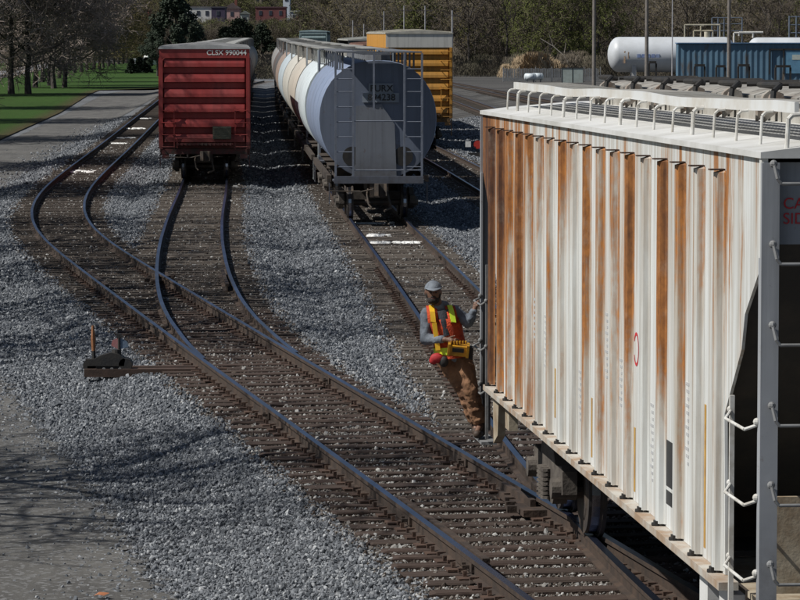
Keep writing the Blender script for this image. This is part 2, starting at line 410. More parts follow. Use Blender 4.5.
def track(path, label, rng, ties, tm=0, dz=0.0, ext=None, group='railway tracks of the yard', skip=None, sp=.54, rails=((-G,None),(G,None))):
    root = empty('railway_track', (float(path(rng[0])), rng[0], -.172), 0, label, 'railway track', group)
    inv = Vector(root.location)
    def rel(o): o.parent = root; o.matrix_parent_inverse = Matrix.Translation(-inv); return o
    for o, r in rails:
        a, b_ = r or rng
        rel(rail(None, path, o, a, b_, dz))
    tp = [d for d in tie_points(path, ties[0], ties[1], sp) if not (skip and skip(d))]
    near, far = tp[:100], tp[100:]
    rest = MB()
    for i, d in enumerate(tp):
        s = float(path.slope(d)); rz = -math.atan(s)+random.uniform(-.02,.02); x = float(path(d))+random.uniform(-.06,.06)
        l, r = (ext(d) if ext else (0, 0))
        sc = 1+(l+r)/2.62; x += (r-l)/2
        z = -.174+random.uniform(-.012,.004)+float(grade(d))
        if i < 100:
            o = bpy.data.objects.new('tie', tie_src[random.randrange(5)]); C.objects.link(o)
            o.location = (x, d, z); o.rotation_euler = (0, 0, rz); o.scale = (sc, 1, 1)
            if tm is not None:
                o.material_slots[0].link = 'OBJECT'; o.material_slots[0].material = TM[tm]
            rel(o)
        else: rest.obox((x, d, z-.09), (2.62*sc+random.uniform(-.08,.08), .23, .18), (0,0,rz))
    if rest.v: rel(tag(rest.build('ties', TM[1 if tm == 0 else tm], None), kind='stuff'))
    # a plate with spikes under each rail at every tie
    pl = []
    for o, r in rails:
        a, b_ = r or rng
        for d in tp:
            if d > 75 or d < max(a, 24): continue
            X, Y = offs(path, d, o); pl.append((d, float(X), float(Y), -math.atan(float(path.slope(d)))))
    pl.sort(); rest = MB()
    for i, (d, X, Y, rz) in enumerate(pl):
        if i < 100:
            q = bpy.data.objects.new('tie_plate', plate_src[i % 3]); C.objects.link(q); q.location = (X, Y, -.168); q.rotation_euler = (0,0,rz); rel(q)
        else:
            rest.obox((X, Y, -.168), (.36, .19, .018), (0,0,rz))
            for q in (-.1, .1): rest.obox((X+q, Y+.05, -.135), (.035,.04,.05), (0,0,rz))
    if rest.v: rel(tag(rest.build('tie_plates', M['plate'], None), kind='stuff'))
    return root, rel
def ext1(d):
    l = r = .0
    if 51 < d < 75: r = max(0, float(P2(d)-P1(d)))*1.0
    elif d < 42.5: r = max(0, float(PH(d)-P1(d)))
    return l, r
T1, rel1 = track(P1, 'curved outermost track sweeping from the foreground round to the far left', (10,470), (10,300), 0, ext=ext1)
T2, rel2 = track(P2, 'track under the red boxcar that branches off the curved track at the low switch stand', (51,400), (75.3,300), 1, -.003, rails=((-G,(56.3,400)),(G,(52,400))))
TH, relH = track(PH, 'track from the blue grey hopper to under the rusty white hopper', (10,400), (42.8,300), 1, -.006)
T3, rel3 = track(P3, 'track leading out from under the orange boxcar', (12,410), (12,300), 0)
T4, rel4 = track(P4, 'dark yard track right of the orange boxcar, nearer of two', (62,550), (62,300), 0)
T5, rel5 = track(P5, 'dark yard track in front of the wood, farther of two', (62,550), (62,300), 0)
# switch blades, frogs, guard rails, joint bars
def joint(rel, path, o, d):
    X, Y = offs(path, d, o); rz = -math.atan(float(path.slope(d)))
    b = MB(); b.obox((X, Y, -.09), (.075, .75, .085), (0,0,rz))
    for k in (-.27,-.09,.09,.27):
        b.obox((X+.0, Y+k, -.09), (.11, .035, .035), (0,0,rz))
    rel(b.build('joint_bar', M['rust_rail']))
for o, d in ((-G, 34.3), (G, 38.9), (-G, 44.2), (-G, 60.8), (G, 48.6), (-G, 31.2)): joint(rel1, P1, o, d)
for o, d in ((-G, 66.5), (G, 78.0)): joint(relH, PH, o, d)
rel1(rail(None, P1, -G+.115, 30.9, 35.2, -.012, 'guard_rail'))
rel2(rail(None, P2, -G, 51.3, 56.3, -.008, 'switch_blade'))
rel1(rail(None, P1, -G+.12, 67.5, 72.5, -.004, 'guard_rail'))
rel2(rail(None, P2, G-.12, 67.5, 72.5, -.004, 'guard_rail'))
def frog(rel, X, Y, rz):
    b = MB()
    b.obox((X, Y, -.12), (.42, 1.6, .07), (0,0,rz)); b.obox((X-.13, Y+.2, -.06), (.06, 1.5, .1), (0,0,rz+.05)); b.obox((X+.13, Y+.2, -.06), (.06, 1.5, .1), (0,0,rz-.05))
    for k in range(5):
        b.obox((X-.22, Y-.6+k*.35, -.10), (.10,.07,.07), (0,0,rz)); b.obox((X+.22, Y-.6+k*.35, -.10), (.10,.07,.07), (0,0,rz))
    rel(b.build('frog', M['rust_rail']))
frog(rel1, 1.37, 35.4, .13); frog(rel1, -5.0, 70.6, .13)

# ------------------------------------------------------------------ scattered ballast stones
def scatter(name, pts, sc, rot, idx, objs, label, cat):
    col = bpy.data.collections.new(name+'_sources')
    for o in objs: col.objects.link(o); C.objects.unlink(o)
    me = bpy.data.meshes.new(name); me.vertices.add(len(pts)); me.vertices.foreach_set('co', np.asarray(pts, np.float32).ravel())
    a = me.attributes.new('sc', 'FLOAT_VECTOR', 'POINT'); a.data.foreach_set('vector', np.asarray(sc, np.float32).ravel())
    a = me.attributes.new('rot', 'FLOAT_VECTOR', 'POINT'); a.data.foreach_set('vector', np.asarray(rot, np.float32).ravel())
    a = me.attributes.new('idx', 'INT', 'POINT'); a.data.foreach_set('value', np.asarray(idx, np.int32))
    o = bpy.data.objects.new(name, me); C.objects.link(o)
    ng = bpy.data.node_groups.new(name, 'GeometryNodeTree')
    ng.interface.new_socket('Geometry', in_out='INPUT', socket_type='NodeSocketGeometry')
    ng.interface.new_socket('Geometry', in_out='OUTPUT', socket_type='NodeSocketGeometry')
    N = ng.nodes; gi = N.new('NodeGroupInput'); go = N.new('NodeGroupOutput'); ip = N.new('GeometryNodeInstanceOnPoints')
    ci = N.new('GeometryNodeCollectionInfo'); ci.inputs[0].default_value = col; ci.inputs[1].default_value = True; ci.inputs[2].default_value = True
    def na(n, t):
        q = N.new('GeometryNodeInputNamedAttribute'); q.data_type = t; q.inputs[0].default_value = n
        return [s for s in q.outputs if s.enabled and s.name == 'Attribute'][0]
    L = ng.links
    L.new(gi.outputs[0], ip.inputs['Points']); L.new(ci.outputs[0], ip.inputs['Instance']); ip.inputs['Pick Instance'].default_value = True
    L.new(na('idx', 'INT'), ip.inputs['Instance Index']); L.new(na('rot', 'FLOAT_VECTOR'), ip.inputs['Rotation']); L.new(na('sc', 'FLOAT_VECTOR'), ip.inputs['Scale'])
    L.new(ip.outputs[0], go.inputs[0])
    md = o.modifiers.new('scatter', 'NODES'); md.node_group = ng
    return tag(o, label, cat, kind='stuff')
def stone_mat():
    m = NT('ballast_stone'); oi = m.node('ShaderNodeObjectInfo'); n = m.noise(m.coord((1,1,1)), 6, 3)
    r = m.node('ShaderNodeValToRGB'); m.link(oi.outputs['Random'], r.inputs[0]); e = r.color_ramp.elements
    e[0].position = 0; e[0].color = (.058,.065,.075,1); e[1].position = 1; e[1].color = (.42,.435,.45,1)
    for p, c in ((.3,(.115,.127,.143,1)),(.6,(.168,.18,.20,1)),(.86,(.24,.255,.275,1))): q = e.new(p); q.color = c
    return m.fin(m.mix(m.ramp(n, .3, .7), m.mix(.25, r.outputs[0], (.05,.05,.05)), r.outputs[0]), .9, 0, .25)
def dirty_stone_mat():
    m = NT('oiled_ballast_stone'); oi = m.node('ShaderNodeObjectInfo')
    r = m.node('ShaderNodeValToRGB'); m.link(oi.outputs['Random'], r.inputs[0]); e = r.color_ramp.elements
    e[0].position = 0; e[0].color = (.04,.030,.025,1); e[1].position = 1; e[1].color = (.42,.42,.41,1)
    for p, c in ((.35,(.075,.06,.05,1)),(.65,(.14,.125,.112,1)),(.85,(.24,.235,.225,1))): q = e.new(p); q.color = c
    return m.fin(r.outputs[0], .9, 0, .25)
def stones(mat, n=8):
    out = []
    for k in range(n):
        bm = bmesh.new(); bmesh.ops.create_icosphere(bm, subdivisions=1, radius=.5)
        for v in bm.verts:
            v.co = Vector((round(v.co.x*2.2)/2.2*.6+v.co.x*.4, v.co.y*random.uniform(.7,1.1), v.co.z*random.uniform(.5,.9)))+Vector([random.uniform(-.09,.09) for _ in range(3)])
        me = bpy.data.meshes.new('stone'); bm.to_mesh(me); bm.free(); me.materials.append(mat)
        o = bpy.data.objects.new('stone', me); C.objects.link(o); out.append(o)
    return out
def sample(d0, d1, dens, size, inside):
    A = .128; n = int(dens*A*(d1*d1-d0*d0))
    D = np.sqrt(np.random.rand(n)*(d1*d1-d0*d0)+d0*d0); X = (np.random.rand(n)*2-1)*A*D
    z, tr, dist = hground(X, D)
    rr = np.interp(D, *ROAD_R); edge = X-rr                     # >0 on the ballast
    p = np.clip((edge+1.9)/2.4, .03, 1)**2
    keep = (np.random.rand(n) < p)
    if inside: keep &= (tr > np.random.rand(n)*.8+.1)
    else: keep &= (tr <= np.random.rand(n)*.8+.1)
    X, D, z = X[keep], D[keep], z[keep]; n = len(X)
    s = size*np.exp(np.random.randn(n)*.28)
    sc = np.stack([s*np.random.uniform(.8,1.3,n), s, s*np.random.uniform(.7,1.1,n)], -1)
    rot = np.random.rand(n, 3)*6.28
    zz_ = z+s*np.random.uniform(-.12,.42,n)*(.7 if inside else 1)+(.003 if inside else 0)+hill(X, D)
    return np.stack([X, D, zz_], -1), sc, rot
def cat3(l): return [np.concatenate(q) for q in zip(*l)]
a = cat3([sample(26,45,1000,.033,False), sample(45,70,560,.040,False), sample(70,112,270,.048,False), sample(112,215,75,.070,False)])
scatter('ballast_stones', a[0], a[1], a[2], np.random.randint(0, 8, len(a[0])), stones(stone_mat()), 'loose grey crushed stone ballast between and beside the tracks', 'ballast')
a = cat3([sample(26,45,860,.034,True), sample(45,75,420,.040,True), sample(75,115,130,.048,True), sample(115,165,35,.07,True)])
scatter('dirty_ballast_stones', a[0], a[1], a[2], np.random.randint(0, 8, len(a[0])), stones(dirty_stone_mat()), 'brown oil stained ballast stones lying between the ties', 'ballast')

# ------------------------------------------------------------------ text
def text(name, body, size, mat, parent, loc, rot, ext=.002, align='LEFT', bold=.0):
    cu = bpy.data.curves.new(name, 'FONT'); cu.body = body; cu.size = size; cu.extrude = ext; cu.align_x = align; cu.offset = bold; cu.space_line = .95
    o = bpy.data.objects.new(name, cu); C.objects.link(o)
    me = bpy.data.meshes.new_from_object(o.evaluated_get(bpy.context.evaluated_depsgraph_get()))
    bpy.data.objects.remove(o); me.name = name; me.materials.clear(); me.materials.append(mat)
    q = bpy.data.objects.new(name, me); C.objects.link(q); q.parent = parent; q.location = loc; q.rotation_euler = rot
    return q
FACE_CAM = (math.pi/2, 0, 0)
FACE_LEFT = (math.pi/2, 0, -math.pi/2)

# ------------------------------------------------------------------ railway car parts (local: x across, y along away from the camera, z over rail top)
def truck(root, y, detail=True, fm=None):
    fm = fm or M['grime']; tr_ = MB()
    tr_.box(-.95,.95,y-.17,y+.17,.42,.70)
    for sx in (-1, 1):
        prof = [(-1.05,.62),(-.95,.66),(-.55,.62),(-.38,.80),(.38,.80),(.55,.62),(.95,.66),(1.05,.62),(1.05,.40),(.78,.36),(.55,.42),(.34,.22),(-.34,.22),(-.55,.42),(-.78,.36),(-1.05,.40)]
        tr_.prism([(y+p, z) for p, z in prof], 0, sx*.98-.07, sx*.98+.07)
        for yy in (-.875, .875):
            tr_.cyl((sx*.9, y+yy, .44), (sx*1.14, y+yy, .44), .115, .10, 12)
    o = tr_.build('truck', fm, root)
    sp = MB()
    for sx in (-1, 1):
        for yy in (-.14, .0, .14):
            for k in range(7): sp.cyl((sx*1.08, y+yy, .25+k*.045), (sx*1.08, y+yy, .275+k*.045), .062, .062, 8)
    sp.build('spring', fm, o)
    for yy in (-.875, .875):
        w = MB(); n = 24
        for sx in (-1, 1):
            a, b = sx*.70, sx*.83
            w.cyl((a, y+yy, .425), (b, y+yy, .425), .425, .415, n)
            w.cyl((sx*.66, y+yy, .425), (a, y+yy, .425), .455, .455, n)
            w.cyl((b, y+yy, .425), (b+sx*.01, y+yy, .425), .30, .28, n)
            for i in range(2*n+2): pass
        w.cyl((-.95, y+yy, .425), (.95, y+yy, .425), .08, .08, 10)
        # worn shiny tread: a thin band proud of the rim
        for sx in (-1, 1): w.cyl((sx*.722, y+yy, .425), (sx*.80, y+yy, .425), .4265, .4185, n, False, 1)
        w.build('wheelset', [M['wheel'], M['tread']], o)
    return o
def coupler(root, y, sgn, mat=None):
    b = MB(); e = y+sgn*.55
    b.box(-.09,.09, min(y, e), max(y, e), .76, .96)
    b.prism([(-.14, e-sgn*.05), (-.16, e+sgn*.22), (-.05, e+sgn*.27), (-.03, e+sgn*.12), (.10, e+sgn*.12), (.17, e+sgn*.25), (.2, e+sgn*.05), (.12, e-sgn*.08)], 2, .70, 1.02)
    b.box(-.25,.25, min(y, y-sgn*.04), max(y, y-sgn*.04), .62, 1.05)
    b.cyl((.22, y+sgn*.1, .75), (.32, y+sgn*.35, .35), .03, .03, 8)
    b.cyl((.32, y+sgn*.35, .35), (.12, y+sgn*.6, .28), .03, .03, 8)
    b.tube([(-1.35,y+sgn*.06,.80),(-.5,y+sgn*.08,.78),(-.15,y+sgn*.25,.86)], .016)
    b.tube([(-.30,y+sgn*.05,.85),(-.34,y+sgn*.25,.72),(-.30,y+sgn*.42,.45),(-.22,y+sgn*.5,.36)], .025)
    return b.build('coupler', mat or M['steel_dark'], root)
def ladder(root, pts, axis, mat, name='ladder', w=.45, zs=None, r=.012, stile=.022):
    """vertical ladder: pts=(x,y); axis (dx,dy) direction of the rungs"""
    b = MB(); x, y = pts; dx, dy = axis; z0, z1 = zs[0]-.12, zs[-1]+.12
    for k in (0, 1): b.cyl((x+dx*w*k, y+dy*w*k, z0), (x+dx*w*k, y+dy*w*k, z1), stile, stile, 6)
    for z in zs: b.cyl((x, y, z), (x+dx*w, y+dy*w, z), r, r, 6)
    return b.build(name, mat, root)
def frange(a, b, n): return [a+(b-a)*i/(n-1) for i in range(n)]

# ------------------------------------------------------------------ the rusty white hopper, foreground
def rusty_hopper():
    L = 14.95
    ax = lambda d: 4.136+1.506-.0917*d
    d0 = 20.9; rz = math.atan(.0917)
    root = empty('covered_hopper', (ax(d0), d0, 0), rz, 'rust streaked white covered hopper with vertical posts, a man hanging on its far ladder', 'railway car')
    HW = 1.5; zs, zt = 1.2, 3.95
    POSTS = [1.37+.737*k for k in range(18)]
    for sx in (-1, 1):
        b = MB()
        # outline of the side sheet in (y, z)
        out = [(1.22, zs), (1.28, 2.25), (.72, 2.72), (.62,2.95), (.02, 3.35), (.02, zt), (L-.02, zt), (L-.02, 3.35), (L-.62, 2.95), (L-.72, 2.72), (L-1.28, 2.25), (L-1.22, zs)]
        b.prism(out, 0, sx*HW, sx*(HW-.02), 0)
        for y in POSTS:
            zb = 1.215; ztp = 3.82; wd = .075
            o_ = sx*(HW+.064); i_ = sx*(HW+.001)
            prof = [(y-.085, i_), (y-.066, sx*(HW+.016)), (y-.055, sx*(HW+.050)), (y-.035, o_), (y+.020, o_), (y+.045, sx*(HW+.04)), (y+.08, i_)]
            b.loft([[(px_, py_, zb) for py_, px_ in prof], [(px_, py_, ztp) for py_, px_ in prof],
                    [(sx*(HW+.001)+(px_-sx*(HW+.001))*.3, py_, ztp+.012) for py_, px_ in prof]], mi=1)
            b.box(min(sx*(HW+.001), sx*(HW+.10)), max(sx*(HW+.001), sx*(HW+.068)), y-.060, y+.02, ztp+.014, ztp+.024, 2)
        # end reinforcing angle
        b.box(min(sx*HW, sx*(HW+.02)), max(sx*HW, sx*(HW+.02)), .02, .09, 3.35, zt, 0)
        b.build('side_panel', [M['hop_panel'], M['hop_post'], M['plate']], root)
        s = MB(); s.box(min(sx*1.47, sx*1.60), max(sx*1.47, sx*1.60), .92, L-.92, zs-.055, zs-.002)
        so_ = s.build('side_sill', pm('rust_stained_sill', (.42,.40,.36), (.30,.21,.14), 4, .7, 0, .1), root)
        s = MB(); s.box(min(sx*1.40, sx*1.42), max(sx*1.40, sx*1.42), .92, L-.92, zs-.20, zs-.056); s.build('sill_web', M['steel_dark'], so_)
        for y in POSTS:
            k = MB(); k.cyl((sx*1.54, y-.02, zs+.005), (sx*1.595, y-.02, zs+.005), .024, .018, 8); k.box(min(sx*1.556, sx*1.575), max(sx*1.556, sx*1.575), y-.05, y+.03, zs+.002, zs+.035)
            k.build('post_foot', M['black'], root)
    # roof, arched
    b = MB(); arch = [(-1.53, 3.952), (-1.53, 3.99), (-1.2, 4.03), (-.6, 4.08), (0, 4.10), (.6, 4.08), (1.2, 4.03), (1.53, 3.99), (1.53, 3.952)]
    b.loft([[(x, y, z) for x, z in arch] for y in (0, L)])
    b.build('roof', M['hop_roof'], root)
    # hatch trough with covers
    c = MB()
    for sx in (-1, 1): c.box(min(sx*.46, sx*.50), max(sx*.46, sx*.50), .9, L-.9, 4.06, 4.24)
    c.box(-.5,.5,.86,.9,4.06,4.24); c.box(-.5,.5,L-.9,L-.86,4.06,4.24)
    c.build('hatch_coaming', pm('worn_coaming', (.40,.39,.36), (.25,.23,.2), 3, .7, 0, .1), root)
    nh = 8; hl = (L-1.9)/nh
    for i in range(nh):
        y0 = .95+i*hl; y1 = y0+hl-.06
        h = MB(); cs = [(-.42,4.23),(-.42,4.262),(-.3,4.30),(0,4.325),(.3,4.30),(.42,4.262),(.42,4.23)]
        h.loft([[(x, y, z) for x, z in cs] for y in (y0, y1)])
        ho = h.build('hatch_cover', pm('worn_hatch', (.30,.29,.265), (.18,.16,.14), 3, .75, 0, .1), root)
        for yy in (y0+.35, y0+.62):
            a = MB()
            a.prism([(-.60,4.08),(-.60,4.16),(-.55,4.28),(-.51,4.31),(-.46,4.29),(-.44,4.2)], 1, yy-.045, yy+.045)
            a.build('hatch_bracket', pm('worn_bracket', (.30,.28,.25), (.17,.12,.09), 6, .8), ho)
        t = MB(); yy = y0+.5
        t.tube([(-.58,yy-.35,4.16),(-.56,yy-.32,4.31),(-.5,yy-.26,4.355),(-.48,yy+.62,4.35),(-.30,yy+.66,4.33)], .022, 8)
        t.tube([(.45,yy-.3,4.27),(.35,yy-.2,4.35),(-.40,yy-.1,4.345)], .018, 8)
        t.build('hatch_lever', M['black'], ho)
    # roofwalk on stanchions, both sides
    for sx in (-1, 1):
        x0, x1 = .74, 1.20
        ys = frange(.30, L-.68, 21)
        zf = lambda y: 4.24+.011*math.sin(y*1.0+.6)+.004*math.sin(y*2.3)
        w = MB()
        for k in range(5):                                          # grating bars
            xa = x0+(x1-x0)*k/4
            w.loft([[(sx*(xa-.02), y, zf(y)), (sx*(xa+.028), y, zf(y)), (sx*(xa+.028), y, zf(y)+.03), (sx*(xa-.02), y, zf(y)+.03)] for y in ys])
        for k in range(120):
            y = .32+(L-1.05)*k/119; w.box(min(sx*x0, sx*x1), max(sx*x0, sx*x1), y-.03, y+.03, zf(y)+.004, zf(y)+.034)
        wo_ = w.build('roofwalk', M['walk'], root)
        e = MB(); e.loft([[(sx*1.232, y, zf(y)-.030), (sx*1.26, y, zf(y)-.030), (sx*1.26, y, zf(y)+.040), (sx*1.232, y, zf(y)+.040)] for y in ys])
        e.build('edge_board', M['walk_edge'], wo_)
        for k in range(18):
            y = .12+(L-.95)*k/17; wide = .0095 if k % 4 else .015; r = MB()
            r.tube([(sx*1.345, y, 4.0), (sx*1.335, y, zf(y)-.06), (sx*1.31, y, zf(y)-.035), (sx*1.262, y, zf(y)-.03)], wide, 8)
            r.build('stanchion', M['white_pipe'], wo_)
    # end structure, both ends
    for e, sg in ((0.0, 1), (L, -1)):
        Y = lambda s: e+sg*s
        for sx in (-1, 1):
            p = MB(); p.box(min(sx*1.525, sx*1.415), max(sx*1.525, sx*1.415), min(Y(-.02), Y(.02)), max(Y(-.02), Y(.02)), .62, 3.925)
            p.box(min(sx*1.525, sx*1.505), max(sx*1.525, sx*1.505), min(Y(.02), Y(.07)), max(Y(.02), Y(.07)), .62, 3.34)
            p.build('corner_post', M['end_post'], root)
            q = MB()
            for z in [3.80, 3.31, 2.815, 2.32, 1.83, 1.34]:
                q.tube([(sx*1.46, Y(-.03), z+.11), (sx*1.46, Y(-.075), z+.11), (sx*1.445, Y(-.10), z+.03), (sx*1.42, Y(-.10), z), (sx*.98, Y(-.10), z), (sx*.98, Y(-.03), z+.05)], .0105, 8)
                q.ball((sx*1.46, Y(-.05), z+.12), .025)
            q.box(min(sx*.96,sx*1.0), max(sx*.96,sx*1.0), min(Y(-.03),Y(.0)), max(Y(-.03),Y(.0)), 1.0, 3.9)
            q.build('end_ladder', M['grey_post'], root)
            s = MB()
            s.box(min(sx*1.53, sx*1.56), max(sx*1.53, sx*1.56), min(Y(.78), Y(.81)), max(Y(.78), Y(.81)), .62, 2.42)
            for z in ([2.30, 1.83, 1.36, .90] if e == 0 else [2.02, 1.55, 1.10]):
                s.tube([(sx*1.50, Y(.05), z+.02), (sx*1.60, Y(.09), z-.02), (sx*1.60, Y(.72), z-.02), (sx*1.545, Y(.80), z+.03)], .0105, 8)
                s.ball((sx*1.53, Y(.06), z+.03), .024); s.ball((sx*1.555, Y(.80), z+.03), .022)
            s.box(min(sx*1.44, sx*1.60), max(sx*1.44, sx*1.60), min(Y(.06), Y(.80)), max(Y(.06), Y(.80)), .56, .59)
            s.build('side_ladder', M['white_pipe'] if e == 0 else M['grey_post'], root)
            t = MB()      # jacking pad and support under the sill
            t.prism([(Y(.95), 1.11), (Y(1.45), 1.11), (Y(1.35), .72), (Y(1.0), .60)], 0, sx*1.42, sx*1.50)
            t.box(min(sx*1.40,sx*1.49), max(sx*1.40,sx*1.49), min(Y(1.9),Y(2.2)), max(Y(1.9),Y(2.2)), .86, 1.11)
            t.build('jacking_pad', M['tan'] if e else M['hop_roof'], root)
        # end top sheet, slope sheet, end sill, bulkhead
        b = MB(); b.box(-1.41, 1.41, min(Y(.10),Y(.13)), max(Y(.10),Y(.13)), 3.42, 3.925); b.build('end_sheet', M['end_post'], root); b = MB()
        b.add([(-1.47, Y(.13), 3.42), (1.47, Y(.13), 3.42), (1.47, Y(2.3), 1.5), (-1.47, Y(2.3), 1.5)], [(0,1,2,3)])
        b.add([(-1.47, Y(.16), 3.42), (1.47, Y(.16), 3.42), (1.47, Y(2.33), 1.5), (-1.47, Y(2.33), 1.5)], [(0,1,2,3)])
        b.build('slope_sheet', pm('shade_dark_slope_sheet', (.03,.03,.03), (.05,.045,.04), 3, .85, 0, .1), root)  # near-black colour paints in the shade of the recessed car end
        b = MB(); b.box(-1.40, 1.40, min(Y(.0),Y(.06)), max(Y(.0),Y(.06)), .95, 1.22); b.box(-.25,.25,min(Y(.06),Y(3.4)),max(Y(.06),Y(3.4)),.75,1.15)
        b.box(-1.40,-.45, min(Y(.30),Y(.34)), max(Y(.30),Y(.34)), 1.22, 1.83); b.box(.45,1.40, min(Y(.30),Y(.34)), max(Y(.30),Y(.34)), 1.22, 1.83)
        b.box(-1.41,1.41,min(Y(.06),Y(2.4)),max(Y(.06),Y(2.4)),1.10,1.14)
        b.build('end_sill', M['tan'], root)
        tk = truck(root, Y(2.55)); tk.location.x = float(PH(d0+Y(2.55)))-ax(d0+Y(2.55)); coupler(root, Y(-.02), -sg)
    # hopper bottoms
    b = MB()
    for c0 in (3.8, 6.4, 9.0, 11.3):
        b.loft([[(-1.44,c0-1.1,1.6),(1.44,c0-1.1,1.6),(1.44,c0+1.1,1.6),(-1.44,c0+1.1,1.6)],[(-.5,c0-.35,.5),(.5,c0-.35,.5),(.5,c0+.35,.5),(-.5,c0+.35,.5)]])
    b.box(-.3,.3,2.4,L-2.4,.75,1.1)
    b.build('discharge_hopper', M['steel_dark'], root)
    b = MB(); b.box(-1.46,1.46,2.35,L-2.35,1.15,1.19); b.build('floor_pan', M['steel_dark'], root)
    # marks on the side
    b = MB()
    for y, z0_, z1_ in ((1.96,1.27,2.24),(4.91,1.27,1.76),(7.12,1.27,1.76),(9.33,1.36,1.80)): b.box(-1.5035,-1.5005, y-.03, y+.03, z0_, z1_)
    b.build('reflector_strip', M['yellowpaint'], root)
    b = MB(); b.box(-1.504,-1.5005,3.25,3.49,1.50,1.83); b.box(-1.504,-1.5005,3.25,3.49,1.37,1.47); b.build('stencil_box', M['blackpaint'], root)
    b = MB()
    for (y0, y1, za, n) in ((2.54,2.75,2.3,9),(4.02,4.22,2.0,9),(5.50,5.70,2.2,5),(6.23,6.43,2.5,8),(7.70,7.90,1.9,6),(9.9,10.1,2.2,7),(10.65,10.85,2.3,5)):
        for k in range(n+3): b.box(-1.503,-1.5005,y0+.05,y1-.02-.04*(k % 3),za-.05*k,za-.05*k+.022)
    b.build('stencil_rows', M['stencil'], root)
    b = MB(); cy, cz = 4.86, 2.36
    for k in range(17):
        a0 = 2*math.pi*k/20+.5; a1 = 2*math.pi*(k+1)/20+.5
        b.add([(-1.503, cy+r*.9*math.cos(t), cz+r*math.sin(t)) for t, r in ((a0,.13),(a0,.105),(a1,.105),(a1,.13))], [(0,1,2,3)])
    b.build('red_emblem', M['redpaint'], root)
    text('warning_text', 'CAUTION\nSIDE', .098, M['redpaint'], root, (-1.37, .095, 3.64), FACE_CAM, .001)
    return root, rz
RH, RH_rz = rusty_hopper()

